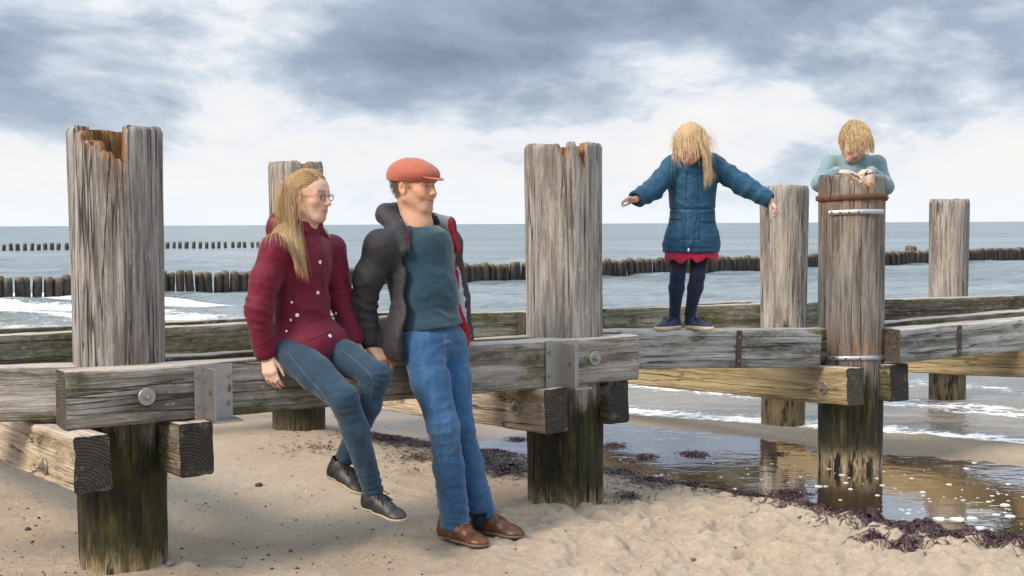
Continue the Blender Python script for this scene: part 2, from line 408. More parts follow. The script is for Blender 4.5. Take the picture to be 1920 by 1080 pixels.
ys = np.concatenate([-np.geomspace(60, 1.2, 24), np.linspace(-1.0, 3.0, 24), np.linspace(3.05, 8.0, 330), np.linspace(8.05, 16, 150), np.geomspace(16.3, 60, 25)])
ta = np.concatenate([-np.geomspace(60, 0.62, 26), np.linspace(-0.6, 0.6, 560), np.geomspace(0.62, 60, 26)])
YY, TT = np.meshgrid(ys, ta, indexing='ij')
XX = TT * np.maximum(4.4 + 0.0 * YY, np.minimum(np.abs(YY), 14))
ZZ = sand_h(XX, YY)
ny, nx_ = YY.shape
def grid_faces(ny, nx):
    i = np.arange(ny - 1)[:, None] * nx + np.arange(nx - 1)[None, :]
    return np.stack([i, i + 1, i + nx + 1, i + nx], -1).reshape(-1, 4)
sand = mesh_obj('sand_ground', np.stack([XX, YY, ZZ], -1).reshape(-1, 3), grid_faces(ny, nx_), m_sand)
sand['kind'] = 'structure'

# ------------------------------------------------------------------ sea
def sea_wave(X, Y):
    s = -shore_s(X, Y)                       # metres out from the water's edge
    t = X * 0.854 - Y * 0.52
    k = n2d(X, Y, 0.22, 31, 3) * 7.0
    z = 0.030 * np.sin(s * 2.1 + k) + 0.020 * np.sin(s * 3.7 + 1.3 * k + t * 0.6) + 0.015 * np.sin(s * 1.1 - t * 0.9 + k)
    z = z + 0.05 * (n2d(X, Y, 1.1, 33, 4) - 0.5) + 0.03 * (n2d(X, Y, 3.3, 34, 3) - 0.5)
    amp = sst(s, -0.2, 2.5) * (0.55 + 0.9 * sst(s, 3, 12)) + 0.12
    brk = np.exp(-((s - 9.5 - 1.2 * (n2d(X, Y, 0.3, 36, 2) - 0.5)) / 0.55) ** 2) * sst(-X, 5.2, 8.0)
    return z * amp + 0.10 * brk * (0.4 + 1.2 * n2d(X, Y, 1.3, 38, 3)), s, brk
ys = np.concatenate([np.geomspace(3.5, 60, 400), np.geomspace(60.6, 9000, 110)])
ta = np.concatenate([np.linspace(-3.2, -0.52, 40)[:-1], np.linspace(-0.52, 0.52, 330), np.linspace(0.52, 3.2, 40)[1:]])
YY, TT = np.meshgrid(ys, ta, indexing='ij'); XX = TT * YY
wz, s_, brk = sea_wave(XX, YY)
fade = 1 - sst(YY, 45, 110)
m_sea, nt, bs = new_mat('sea_water')
co = nt.node('ShaderNodeNewGeometry').outputs['Position']
fa = nt.sep(nt.attr('foam'))
w1 = nt.noise(nt.mapping(co, (0.9, 1.6, 1), rot=(0, 0, 0.5)), 1.0, 5, 0.6)
w2 = nt.noise(nt.mapping(co, (3.5, 6, 1), rot=(0, 0, 0.45)), 1.0, 4, 0.6)
w3 = nt.noise(nt.mapping(co, (14, 22, 1)), 1.0, 3, 0.6)
w0 = nt.noise(nt.mapping(co, (0.12, 0.30, 1), rot=(0, 0, 0.2)), 1.0, 4, 0.6)
hh = nt.math('ADD', nt.math('MULTIPLY', w1, 1.0), nt.math('ADD', nt.math('MULTIPLY', w2, 0.35), nt.math('ADD', nt.math('MULTIPLY', w3, 0.07), nt.math('MULTIPLY', w0, 2.0))))
lace = nt.voronoi(nt.mapping(co, (1.0, 1.5, 1), rot=(0, 0, 0.5)), 6.0, 'DISTANCE_TO_EDGE')
lace2 = nt.voronoi(nt.mapping(co, (1.0, 1.4, 1)), 17.0, 'DISTANCE_TO_EDGE')
fn = nt.noise(nt.mapping(co, (2.5, 5, 1), rot=(0, 0, 0.5)), 1.0, 6, 0.7)
fm = nt.math('ADD', fa[0], nt.math('MULTIPLY_ADD', fn, 1.0, -0.62))
fm = nt.math('SUBTRACT', fm, nt.math('MULTIPLY', nt.math('MINIMUM', lace, 0.25), 0.9))
fm = nt.math('SUBTRACT', fm, nt.math('MULTIPLY', nt.math('MINIMUM', lace2, 0.2), 0.5))
foam = nt.smooth(fm, 0.02, 0.22)
deep = fa[1]
strk = nt.noise(nt.mapping(co, (0.012, 0.10, 1), rot=(0, 0, 0.1)), 1.0, 5, 0.65); strk2 = nt.noise(nt.mapping(co, (0.25, 1.1, 1), rot=(0, 0, 0.25)), 1.0, 5, 0.7)
chop = nt.math('ADD', nt.math('MULTIPLY', strk, 0.5), nt.math('MULTIPLY', strk2, 0.5))
wcol = nt.mix(deep, (0.20, 0.175, 0.14), nt.mix(nt.smooth(chop, 0.38, 0.62), (0.24, 0.27, 0.275), (0.11, 0.15, 0.16)))
col = nt.mix(foam, wcol, (0.80, 0.80, 0.79))
P(nt, bs, Base_Color=col, Roughness=nt.math('ADD', nt.math('MULTIPLY', foam, 0.5), nt.math('MULTIPLY_ADD', fa[2], 0.16, 0.10)), Specular_IOR_Level=nt.math('MULTIPLY_ADD', nt.math('MULTIPLY', fa[2], nt.smooth(chop, 0.42, 0.62)), -0.28, 0.54), IOR=1.33, Normal=nt.bump(nt.math('ADD', hh, nt.math('MULTIPLY', foam, 0.25)), 0.8, 0.16))
sea = mesh_obj('sea_water', np.stack([XX, YY, SEA_Z + wz * fade], -1).reshape(-1, 3), grid_faces(*YY.shape), m_sea)
wb = n2d(XX, YY, 0.35, 45, 3) - 0.5; lft = sst(-XX, 2.0, 7.0)
fo = lft * (0.55 * np.exp(-((s_ - 5.2 - 2.2 * wb) / 0.45) ** 2) + 0.50 * np.exp(-((s_ - 7.0 - 2.6 * wb) / 0.60) ** 2) + 0.60 * np.exp(-((s_ - 9.2 - 2.4 * wb) / 0.70) ** 2) + 0.18) * (1 - sst(s_, 10.5, 12.5)) * sst(s_, 3, 4.5) + 0.50 * np.exp(-((s_ - 0.15 - 0.5 * (n2d(XX, YY, 0.8, 41, 2) - 0.5)) / 0.28) ** 2) \
    + 0.40 * np.exp(-((s_ - 1.6 - 1.0 * (n2d(XX, YY, 0.5, 42, 2) - 0.5)) / 0.35) ** 2) + 0.34 * np.exp(-((s_ - 3.4 - 0.8 * (n2d(XX, YY, 0.4, 44, 2) - 0.5)) / 0.7) ** 2) + 0.12 * sst(n2d(XX, YY, 0.25, 43, 3), 0.5, 0.7) * (1 - sst(s_, 10, 25))
set_color(sea, 'foam', np.stack([fo, sst(s_, 0.5, 9), sst(np.log(YY), math.log(14), math.log(140))], -1).reshape(-1, 3))
sea['kind'] = 'structure'

# ------------------------------------------------------------------ puddle left by the tide
m_pud, nt, bs = new_mat('puddle_water')
co = nt.coord('Object')
bmpn = nt.bump(nt.math('ADD', nt.noise(nt.mapping(co, (5, 9, 1)), 1.0, 3, 0.5), nt.math('MULTIPLY', nt.noise(co, 30, 2), 0.15)), 0.08, 0.03)
fr = nt.node('ShaderNodeFresnel', {'IOR': 1.33, 'Normal': bmpn})
tr = nt.node('ShaderNodeBsdfTransparent', {'Color': (0.60, 0.50, 0.38, 1)})
gl = nt.node('ShaderNodeBsdfGlossy', {'Color': (1, 1, 1, 1), 'Roughness': 0.03, 'Normal': bmpn})
mx = nt.node('ShaderNodeMixShader', {0: nt.math('MULTIPLY', fr.outputs[0], 0.72), 1: tr.outputs[0], 2: gl.outputs[0]})
nt.l.new(mx.outputs[0], nt.n['Material Output'].inputs['Surface'])
us = np.linspace(-2.6, 6.0, 120); vs_ = np.linspace(-1.9, 1.0, 50)
UU, VV = np.meshgrid(us, vs_, indexing='ij')
# back from (u, v) to world
det = 0.75 * 0.75 + 0.66 * 0.66
PX = 0.5 + (0.75 * UU + 0.66 * VV) / det; PY = 8.3 + (-0.66 * UU + 0.75 * VV) / det
keep = sand_h(PX, PY, False) < 0.02
pv = np.stack([PX, PY, np.full_like(PX, PUD_Z)], -1).reshape(-1, 3)
pf = grid_faces(*UU.shape); cx_ = pv[pf].mean(1); okf = (pud_uv(cx_[:, 0], cx_[:, 1])[0] > -0.45) & (shore_s(cx_[:, 0], cx_[:, 1]) > 0.85) & (sand_h(cx_[:, 0], cx_[:, 1], False) < 0.0)
pud = mesh_obj('puddle_water', pv, pf[okf], m_pud)
pud['kind'] = 'structure'

# ------------------------------------------------------------------ posts
def make_post(name, px, Y, ztop, r0, mat, label, seed, breaks=(), cavity=0.0, nth=220, rows=130, lean=0.0, r1=None, rust=(), chips=False, groupname='thick round timber posts of the frame'):
    rs = np.random.RandomState(seed)
    X = (px - 960) / FPX * Y
    th = np.linspace(0, 2 * np.pi, nth, endpoint=False)          # 0 = towards the camera (-Y), grows to +X
    z0 = -0.6
    cut = np.full(nth, 0.0)
    for (tc, hw, dep, jag) in breaks:
        d = np.abs(((th - tc + np.pi) % (2 * np.pi)) - np.pi)
        j = np.interp(th, np.sort(rs.uniform(0, 2 * np.pi, 90)), rs.uniform(-1, 1, 90))
        prof = sst(hw - d, -0.01, 0.03)
        side = np.clip((((th - tc + np.pi) % (2 * np.pi)) - np.pi) / hw, -1, 1)
        cut = np.maximum(cut, prof * (dep * (0.66 + 0.42 * side) + jag * j))
    ztop_t = ztop - cut + 0.006 * np.interp(th, np.linspace(0, 6.28, 14), rs.uniform(-1, 1, 14))
    rim = 0.010
    tt = np.linspace(0, 1, rows)
    tt = np.concatenate([tt])
    Zm = z0 + (ztop_t[None, :] - z0) * tt[:, None]
    base = r0 + ((r1 or r0) - r0) * np.clip(Zm / ztop, 0, 1)
    TH = np.broadcast_to(th, Zm.shape)
    pts = np.stack([np.cos(TH).ravel() * 1.6, np.sin(TH).ravel() * 1.6, Zm.ravel() * 0.7 + seed], 1)
    rad = base + 0.020 * (fbm(pts, 3, seed).reshape(Zm.shape) - 0.5)
    pts = np.stack([np.cos(TH).ravel() * 14, np.sin(TH).ravel() * 14, Zm.ravel() * 2.2 + seed], 1)
    rad = rad + 0.006 * (fbm(pts, 3, seed + 5).reshape(Zm.shape) - 0.5)
    # long drying cracks
    for k in range(26):
        tc = rs.uniform(0, 6.283); za = rs.uniform(-0.1, ztop - 0.3); zb = za + rs.uniform(0.3, 1.3)
        wob = 0.05 * np.sin(Zm * rs.uniform(2, 5) + rs.uniform(0, 6))
        d = np.abs(((TH - tc - wob + np.pi) % (2 * np.pi)) - np.pi)
        rad = rad - rs.uniform(0.005, 0.013) * np.exp(-(d / rs.uniform(0.014, 0.024)) ** 2) * sst(Zm, za, za + 0.1) * (1 - sst(Zm, zb - 0.15, zb))
    rad[-1] -= 0.008
    rings_r = [rad[i] for i in range(rows)]; rings_z = [Zm[i] for i in range(rows)]
    inner = []
    if cavity > 0:
        ri = r0 * 0.66 + 0.012 * np.interp(th, np.linspace(0, 6.28, 30), rs.uniform(-1, 1, 30))
        zf = ztop - cavity
        zin = np.minimum(ztop_t, ztop)
        for fz in (0.0, 0.25, 0.5, 0.75, 1.0):
            inner.append((np.minimum(ri, rad[-1] - 0.012) * (1 - 0.06 * fz) + 0.006 * rs.uniform(-1, 1, nth), np.maximum(zin - 0.004 + (zf - zin) * fz, zf - 0.02) if fz else zin))
        inner.append((ri * 0.5, np.full(nth, zf - 0.01) + 0.012 * rs.uniform(-1, 1, nth))); inner.append((ri * 0.02, np.full(nth, zf)))
    else:
        inner = [(rad[-1] * 0.9, ztop_t + 0.002), (rad[-1] * 0.5, np.full(nth, ztop) - 0.004 + 0.006 * rs.uniform(-1, 1, nth)), (rad[-1] * 0.02, np.full(nth, ztop - 0.004))]
    for (a, b) in inner: rings_r.append(a); rings_z.append(b)
    Rr = np.array(rings_r); Zr = np.array(rings_z); n = len(Rr)
    V = np.stack([Rr * np.sin(th) + lean * Zr, -Rr * np.cos(th), Zr], -1).reshape(-1, 3)
    i = np.arange(n - 1)[:, None] * nth + np.arange(nth)[None, :]; i2 = np.arange(n - 1)[:, None] * nth + (np.arange(nth)[None, :] + 1) % nth
    F = np.stack([i, i2, i2 + nth, i + nth], -1).reshape(-1, 4)
    o = mesh_obj(name, V, F, mat, loc=(X, Y, 0.0))
    msk = np.zeros((n, nth, 3))
    if cavity > 0:
        msk[rows:, :, 0] = 1.0
        dz_ = ztop_t[None, :] - Zr[:rows]
        msk[:rows, :, 0] = np.where((cut > 0.02)[None, :], 0.85 * np.exp(-np.maximum(dz_, 0) / 0.028), 0)
        for (tc, hw, dep, jag) in breaks[:1]:
            d = np.abs(((th - tc - hw * 0.55 + np.pi) % (2 * np.pi)) - np.pi)
            msk[:rows, :, 0] = np.maximum(msk[:rows, :, 0], (np.exp(-(d / (hw * 0.22)) ** 2))[None, :] * np.exp(-np.maximum(dz_, 0) / 0.05) * 0.8)
    if chips:
        msk[rows:, :, 2] = 0.9; msk[rows:, :, 0] = 0.2
    for (zc, up, dn) in rust:
        dzz = Zr - zc
        msk[:, :, 1] = np.maximum(msk[:, :, 1], np.where(dzz > 0, np.exp(-dzz / up), np.exp(dzz / dn)))
    set_color(o, 'mask', msk.reshape(-1, 3))
    tag(o, label, 'post', groupname, 'thing')
    return o
PM1 = wood_post_mat('weathered_post_grey', (0.78, 0.78, 0.79), seed=1.3, algae_top=0.62)
PM2 = wood_post_mat('weathered_post_pale', (0.88, 0.865, 0.85), seed=4.1, algae_top=0.56)
PM3 = wood_post_mat('weathered_post_brown', (0.68, 0.66, 0.64), seed=7.7, algae_top=0.50)
PM4 = wood_post_mat('weathered_post_far', (0.84, 0.81, 0.78), seed=9.2, algae_top=0.50, green=0.7, pale=0.25)
post1 = make_post('timber_post', 223, 5.10, 1.745, 0.171, PM1, 'grey timber post with a large rotten hole in its top, beside the woman', 3, [(-0.04, 0.58, 0.125, 0.026)], 0.19, r1=0.186, lean=-0.004)
post2 = make_post('timber_post', 1058, 6.26, 1.742, 0.186, PM2, 'pale grey timber post with two small rotten notches, between the man and the girl', 8, [(-0.08, 0.13, 0.06, 0.012), (0.42, 0.16, 0.105, 0.015)], 0.12, r1=0.188)
post3 = make_post('timber_post', 1597, 7.30, 1.625, 0.180, PM3, 'brown timber post with rusty iron bands that the boy leans on', 12, [(-0.05, 0.50, 0.060, 0.012)], 0.075, r1=0.185, rust=[(1.49, 0.02, 0.07), (0.66, 0.09, 0.08)], chips=True)
postb1 = make_post('timber_post', 557, 8.55, 1.775, 0.172, PM4, 'timber post standing in dry sand behind the woman', 21, [(0.5, 0.25, 0.03, 0.01)], 0.05, nth=120, rows=70, r1=0.182)
postb2 = make_post('timber_post', 1470, 9.90, 1.640, 0.168, PM4, 'timber post at the water edge beside the girl\'s outstretched hand', 25, [], 0.0, nth=120, rows=70, r1=0.186)
postb3 = make_post('timber_post', 1779, 11.2, 1.555, 0.155, PM4, 'slimmer timber post standing in the shallow surf', 29, [], 0.0, nth=100, rows=60, r1=0.172)
postb4 = make_post('timber_post', 1050, 9.42, 1.62, 0.165, PM4, 'timber post standing directly behind the notched pale grey post', 33, [], 0.0, nth=90, rows=50, r1=0.18)

# bands on the brown post
def band(z, h, r, mat, name, a0=0.0, a1=2 * math.pi, lean=0.0, holes=0):
    nseg = 64; full = abs(a1 - a0) > 6.2
    rs = np.random.RandomState(int(z * 1000)); V = []; F = []
    n = nseg if full else nseg + 1
    for k in range(n):
        a = a0 + (a1 - a0) * k / nseg
        wob = 0.0025 * math.sin(a * 3 + z * 9) + 0.0012 * rs.uniform(-1, 1)
        for (dr, dz) in ((0.0, -h / 2), (0.006, -h / 2 + 0.003), (0.006, h / 2 - 0.003), (0.0, h / 2)):
            V.append((post3.location.x + (r + dr + wob) * math.sin(a), post3.location.y - (r + dr + wob) * math.cos(a), z + dz + 0.004 * math.sin(a * 2 + 1) + lean * math.sin(a)))
    for k in range(nseg):
        k2 = (k + 1) % n
        for j in range(3): F.append((k * 4 + j, k2 * 4 + j, k2 * 4 + j + 1, k * 4 + j + 1))
    o = mesh_obj(name, V, F, mat); adopt(o, post3); return o
band(1.497, 0.030, 0.1935, RUSTY, 'iron_band')
band(1.415, 0.028, 0.193, ZINC, 'metal_strip', -0.95, 0.80)
band(0.598, 0.026, 0.186, ZINC, 'metal_strip', -1.0, 1.0)
for (za, rr, n, a0, a1) in ((1.497, 0.200, 9, -1.2, 1.2), (1.415, 0.198, 7, -0.85, 0.7), (0.598, 0.190, 5, -0.8, 0.8)):
    for k in range(n):
        a = a0 + (a1 - a0) * k / (n - 1); b = MB(); nrm = Vector((math.sin(a), -math.cos(a), 0))
        b.disc(Vector((post3.location.x, post3.location.y, za)) + nrm * (rr - 0.001), nrm, 0.006, 0.003, 8)
        o = b.build('nail_head', RUSTY, None, True); adopt(o, post3)

# ------------------------------------------------------------------ beams
def wp(px, Y, z): return Vector(((px - 960) / FPX * Y, Y, z))
def make_beam(A, B, h, t, mat, label, seed, group, name='timber_beam'):
    """A, B: ends of the front upper edge; t goes back to the far side."""
    A = Vector(A); B = Vector(B); L = (B - A).length; xd = (B - A).normalized()
    yd = Vector((-xd.y, xd.x, 0)).normalized(); zd = xd.cross(yd)
    rs = np.random.RandomState(seed)
    nx = max(6, int(L / 0.03)); xs = np.linspace(-L / 2, L / 2, nx)
    # rounded rectangle cross section (y: 0..t, z: -h..0)
    sec = []
    c = 0.009
    def edge(p, q, n): return [(p[0] + (q[0] - p[0]) * k / n, p[1] + (q[1] - p[1]) * k / n) for k in range(n)]
    sec += edge((c, 0), (t - c, 0), 5) + edge((t - c, 0), (t, -c), 2) + edge((t, -c), (t, -h + c), 7) + edge((t, -h + c), (t - c, -h), 2)
    sec += edge((t - c, -h), (c, -h), 5) + edge((c, -h), (0, -h + c), 2) + edge((0, -h + c), (0, -c), 7) + edge((0, -c), (c, 0), 2)
    sec = np.array(sec); ns = len(sec)
    S = np.broadcast_to(sec[None], (nx, ns, 2)).copy(); Xm = np.broadcast_to(xs[:, None], (nx, ns))
    pts = np.stack([Xm.ravel() * 3 + seed, S[..., 0].ravel() * 14, S[..., 1].ravel() * 14], 1)
    ny_ = fbm(pts, 3, seed).reshape(nx, ns) - 0.5; nz_ = fbm(pts + 31.7, 3, seed + 1).reshape(nx, ns) - 0.5
    pts2 = np.stack([Xm.ravel() * 12 + seed, S[..., 0].ravel() * 60, S[..., 1].ravel() * 60], 1)
    f2 = fbm(pts2, 2, seed + 2).reshape(nx, ns) - 0.5
    cy, cz = S[..., 0] - t / 2, S[..., 1] + h / 2
    rr = np.sqrt(cy ** 2 + cz ** 2) + 1e-6
    S[..., 0] += 0.014 * ny_ + 0.006 * f2 * cy / rr; S[..., 1] += 0.012 * nz_ + 0.006 * f2 * cz / rr
    # long checks along the grain on the front face
    for k in range(4):
        zc = -h * rs.uniform(0.2, 0.8); xa = rs.uniform(-L / 2, L / 2); ln = rs.uniform(0.2, 0.7); sl = rs.uniform(-0.05, 0.05)
        front = (sec[:, 0] < 0.004)
        dd = np.exp(-((S[..., 1] - zc - sl * (Xm - xa)) / 0.010) ** 2) * np.exp(-((Xm - xa) / ln) ** 4)
        S[..., 0] += np.where(front[None, :], 0.010 * dd, 0)
    S[..., 0] -= t / 2; S[..., 1] += h / 2
    V = np.concatenate([np.stack([Xm, S[..., 0], S[..., 1]], -1).reshape(-1, 3)], 0)
    i = np.arange(nx - 1)[:, None] * ns + np.arange(ns)[None]; i2 = np.arange(nx - 1)[:, None] * ns + (np.arange(ns)[None] + 1) % ns
    F = [tuple(q) for q in np.stack([i, i + ns, i2 + ns, i2], -1).reshape(-1, 4)]
    V = V.tolist()
    for e, sgn in ((0, 1), (nx - 1, -1)):
        cidx = len(V); V.append([xs[e] + sgn * 0.0, 0, 0])
        ring = [e * ns + k for k in range(ns)]
        for k in range(ns):
            a, b = ring[k], ring[(k + 1) % ns]
            F.append((cidx, a, b) if e == 0 else (cidx, b, a))
    o = mesh_obj(name, V, F, mat, smooth=True)
    m = o.data
    # sharp ends: flat-shade the caps
    sm = np.ones(len(m.polygons), dtype=bool); sm[-2 * ns:] = False; m.polygons.foreach_set('use_smooth', sm)
    at_ = m.attributes.new('sharp_edge', 'BOOLEAN', 'EDGE')
    ev = np.zeros(len(m.edges) * 2, dtype=np.int32); m.edges.foreach_get('vertices', ev); ev = ev.reshape(-1, 2)
    ringset = (ev // ns)
    shp = ((ev[:, 0] < ns) & (ev[:, 1] < ns)) | ((ev[:, 0] >= (nx - 1) * ns) & (ev[:, 1] >= (nx - 1) * ns))
    at_.data.foreach_set('value', shp)
    C = (A + B) / 2 + yd * (t / 2) + Vector((0, 0, -h / 2))
    o.matrix_world = Matrix(((xd.x, yd.x, zd.x, C.x), (xd.y, yd.y, zd.y, C.y), (xd.z, yd.z, zd.z, C.z), (0, 0, 0, 1)))
    tag(o, label, 'beam', group, 'thing')
    o['_L'] = L; o['_h'] = h; o['_t'] = t
    return o
def bl(b, lx, ly, lz): return b.matrix_world @ Vector((lx, ly, lz))
def child_local(o, parent):                    # data already in the parent's local space
    o.parent = parent; return o
def at_px_on_front(b, px, py):                 # local (x, z) of a pixel on the beam's front face
    iv = b.matrix_world.inverted(); o_ = iv @ CAMP; d = (iv.to_3x3() @ ray(px, py))
    k = (-b['_t'] / 2 - o_.y) / d.y
    q = o_ + d * k; return q.x, q.z
def bolt(b, px, py, rw=0.034, mat_w=STEEL, rb=0.015):
    lx, lz = at_px_on_front(b, px, py); y = -b['_t'] / 2
    m = MB(); m.disc((lx, y + 0.004, lz), (0, -1, 0), rw, 0.012, 28, 0.002); wsh = child_local(m.build('washer', mat_w, None, True), b)
    m = MB(); m.disc((lx, y - 0.008, lz), (0, -1, 0), rb, 0.014, 6); m.disc((lx, y - 0.022, lz), (0, -1, 0), rb * 0.6, 0.012, 10, 0.002); child_local(m.build('bolt', BOLTM), b)
    for o in (wsh,):
        me = o.data; me.polygons.foreach_set('use_smooth', np.zeros(len(me.polygons), dtype=bool))
FR = 'front row of horizontal beams'; BK = 'back row of horizontal beams'; CR = 'lower cross beams under the front row'
BMA = wood_beam_mat('beam_grey', (0.38, 0.355, 0.32), (0.12, 0.10, 0.085), green=0.5, lichen=0.45, seed=2.2)
BMB = wood_beam_mat('beam_bleached', (0.42, 0.42, 0.40), (0.11, 0.105, 0.095), green=0.42, lichen=0.35, seed=5.4)
BMC = wood_beam_mat('beam_green', (0.22, 0.20, 0.16), (0.055, 0.05, 0.04), green=0.9, seed=8.8)
BMD = wood_beam_mat('cross_beam_pale', (0.52, 0.43, 0.32), (0.24, 0.17, 0.105), green=0.05, seed=3.7, endc=(0.035, 0.03, 0.026))
BME = wood_beam_mat('cross_beam_golden', (0.46, 0.37, 0.24), (0.17, 0.12, 0.06), green=0.25, gold=0.7, seed=6.1, endc=(0.05, 0.04, 0.03))
BMG = wood_beam_mat('cross_beam_dark', (0.20, 0.165, 0.12), (0.05, 0.04, 0.03), green=0.4, seed=14.2, endc=(0.022, 0.02, 0.017))
BMF = wood_beam_mat('beam_dark', (0.13, 0.115, 0.095), (0.035, 0.03, 0.025), green=0.6, seed=9.9)
beam1 = make_beam(wp(118, 4.73, 0.815), wp(1198, 6.22, 0.815), 0.217, 0.15, BMA, 'long grey weathered beam that the woman and the man sit on', 1, FR)
beam0 = make_beam(wp(-330, 4.84, 0.813), wp(150, 4.975, 0.813), 0.213, 0.14, BMA, 'set-back grey beam butting against the post with the hole', 2, FR)
beam2 = make_beam(wp(1120, 6.46, 0.818), wp(1541, 7.02, 0.772), 0.205, 0.14, BMB, 'bleached grey beam that the girl balances on', 3, FR)
beam3 = make_beam(wp(1690, 7.10, 0.762), wp(2130, 8.40, 0.775), 0.190, 0.14, BMB, 'bleached beam with a dark sawn end beyond the banded post', 4, FR)
wale1 = make_beam(wp(205, 5.17, 0.818), wp(1165, 6.40, 0.818), 0.2, 0.10, BMF, 'dark beam running close behind the one the couple sits on', 5, FR)
wale3 = make_beam(wp(1532, 7.16, 0.762), wp(2130, 9.15, 0.785), 0.2, 0.12, BMC, 'green stained beam behind the bleached beam with the dark end', 6, FR)
backb1 = make_beam(wp(-260, 7.15, 0.712), wp(800, 9.14, 0.712), 0.235, 0.14, BMC, 'dark green back beam passing behind the woman', 7, BK)
backb2 = make_beam(wp(806, 9.15, 0.712), wp(1546, 10.36, 0.712), 0.22, 0.14, wood_beam_mat('beam_mossy', (0.30, 0.285, 0.22), (0.08, 0.076, 0.05), green=0.75, seed=12.3), 'mossy back beam behind the girl\'s shoes', 8, BK)
backa1 = make_beam(wp(-260, 7.62, 0.712), wp(790, 9.58, 0.712), 0.2, 0.10, BMF, 'thin looking dark beam at the very back behind the woman', 9, BK)
backa2 = make_beam(wp(985, 9.27, 0.714), wp(1410, 10.44, 0.714), 0.2, 0.10, BMF, 'dark rearmost beam ending near the post by the girl\'s hand', 10, BK)
backb3 = make_beam(wp(1552, 10.46, 0.712), wp(2150, 11.65, 0.712), 0.22, 0.14, BMF, 'dark back beam in front of the slim post in the surf', 11, BK)
def cross(px, Y, zt, far, mat, label, seed, t=0.135):
    """near end: left upper corner at (px, Y); far: world end point of the same edge."""
    return make_beam(Vector(far), wp(px, Y, zt), 0.203, t, mat, label, seed, CR, 'cross_beam')
cr1 = cross(130, 4.54, 0.602, (-3.62, 7.35, 0.50), BMD, 'pale lower cross beam with a dark end beside the post with the hole', 12)
cr1b = cross(330, 4.86, 0.598, (-3.22, 7.58, 0.50), BMG, 'dark ended lower cross beam under the woman\'s beam, nearer to her', 13)
cr2 = cross(1020, 5.83, 0.600, (-1.66, 8.42, 0.455), BMD, 'pale lower cross beam with one big bolt, beside the man\'s legs', 14)
cr2b = cross(1140, 6.12, 0.598, (-1.25, 8.75, 0.455), BMG, 'dark ended lower cross beam beyond the notched pale post', 15, 0.125)
cr3 = cross(1590, 6.90, 0.566, (0.20, 9.28, 0.462), BME, 'golden lower cross beam with one big bolt, under the girl\'s beam', 16)
cr3b = cross(1672, 7.10, 0.562, (0.50, 9.60, 0.462), BMG, 'brown ended lower cross beam on the far side of the banded post', 17, 0.15)
cr4 = cross(2160, 7.75, 0.575, (2.02, 9.70, 0.462), BME, 'golden lower cross beam running to the post by the girl\'s hand', 18)
bolt(beam1, 275, 744, 0.034); bolt(beam1, 1115, 672, 0.034)
bolt(cr1, 85, 874, 0.032, BOLTM); bolt(cr2, 968, 765, 0.036, BOLTM, 0.016); bolt(cr3, 1543, 727, 0.036, BOLTM, 0.014)

def bracket(b, px, w, mirror):
    """welded steel angle: face plate, standing fin and bottom flange, four bolts"""
    lx, _ = at_px_on_front(b, px, 740); y = -b['_t'] / 2 - 0.004; h = b['_h']
    e = bpy.data.objects.new('steel_bracket', None); COL.objects.link(e); e.parent = b; e.location = (lx, y, 0)
    hw = w / 2; zt, zb = h / 2 - 0.004, -h / 2 - 0.002
    m = MB(); m.box((0, -0.004, (zt + zb) / 2), (hw, 0, 0), (0, 0.004, 0), (0, 0, (zt - zb) / 2)); pl = m.build('face_plate', STEEL)
    fx = -0.2 * w if not mirror else 0.02 * w
    m = MB(); m.box((fx, -0.058, (zt + zb) / 2 - 0.006), (0.004, 0, 0), (0, 0.050, 0), (0, 0, (zt - zb) / 2 - 0.004)); fi = m.build('fin', STEEL)
    m = MB(); m.disc((fx - 0.004, -0.066, 0.0), (-1, 0, 0), 0.011, 0.003, 14); hole = m.build('hole_rim', RUSTY)
    m = MB(); m.box(((fx + hw) / 2, -0.058, zb - 0.001), ((hw - fx) / 2 + 0.004, 0, 0), (0, 0.054, 0), (0, 0, 0.004)); fl = m.build('flange', STEEL)
    m = MB(); m.tube([(fx, -0.009, zb + 0.006), (fx, -0.009, zt - 0.006)], 0.006, 6); wd = m.build('weld', STEEL)
    for o in (pl, fi, fl, wd): o.parent = e
    hole.parent = fi
    for sx in (-0.40, 0.42):
        for sz in (0.26, -0.24):
            m = MB(); m.disc((sx * w, -0.008, sz * h), (0, -1, 0), 0.010, 0.004, 14); m.disc((sx * w, -0.012, sz * h), (0, -1, 0), 0.0075, 0.008, 6); o = m.build('bolt', BOLTM); o.parent = e
bracket(beam1, 399, 0.155, False)
bracket(beam1, 1052, 0.185, True)
for (b, px, w) in ((beam2, 1385, 0.032), (beam3, 1798, 0.036)):
    lx, _ = at_px_on_front(b, px, 650); h = b['_h']; y = -b['_t'] / 2
    m = MB(); m.box((lx, y - 0.002, 0), (w / 2, 0, 0), (0, 0.003, 0), (0, 0, h / 2 - 0.004)); o = child_local(m.build('iron_strap', STRAP), b)
    for z in (0.3, -0.3):
        m = MB(); m.disc((lx, y - 0.005, z * h), (0, -1, 0), 0.006, 0.003, 8); child_local(m.build('nail_head', BOLTM), o)
# a thicker moss cushion and a galvanised eye on the girl's beam / mossy beam
m_moss, nt, bs = new_mat('moss'); n = nt.noise(nt.coord('Object'), 60, 4, 0.7)
P(nt, bs, Base_Color=nt.ramp(n, [(0.35, (0.03, 0.035, 0.012)), (0.55, (0.10, 0.10, 0.03)), (0.7, (0.33, 0.28, 0.05))]), Roughness=0.95, Normal=nt.bump(n, 1.0, 0.02))

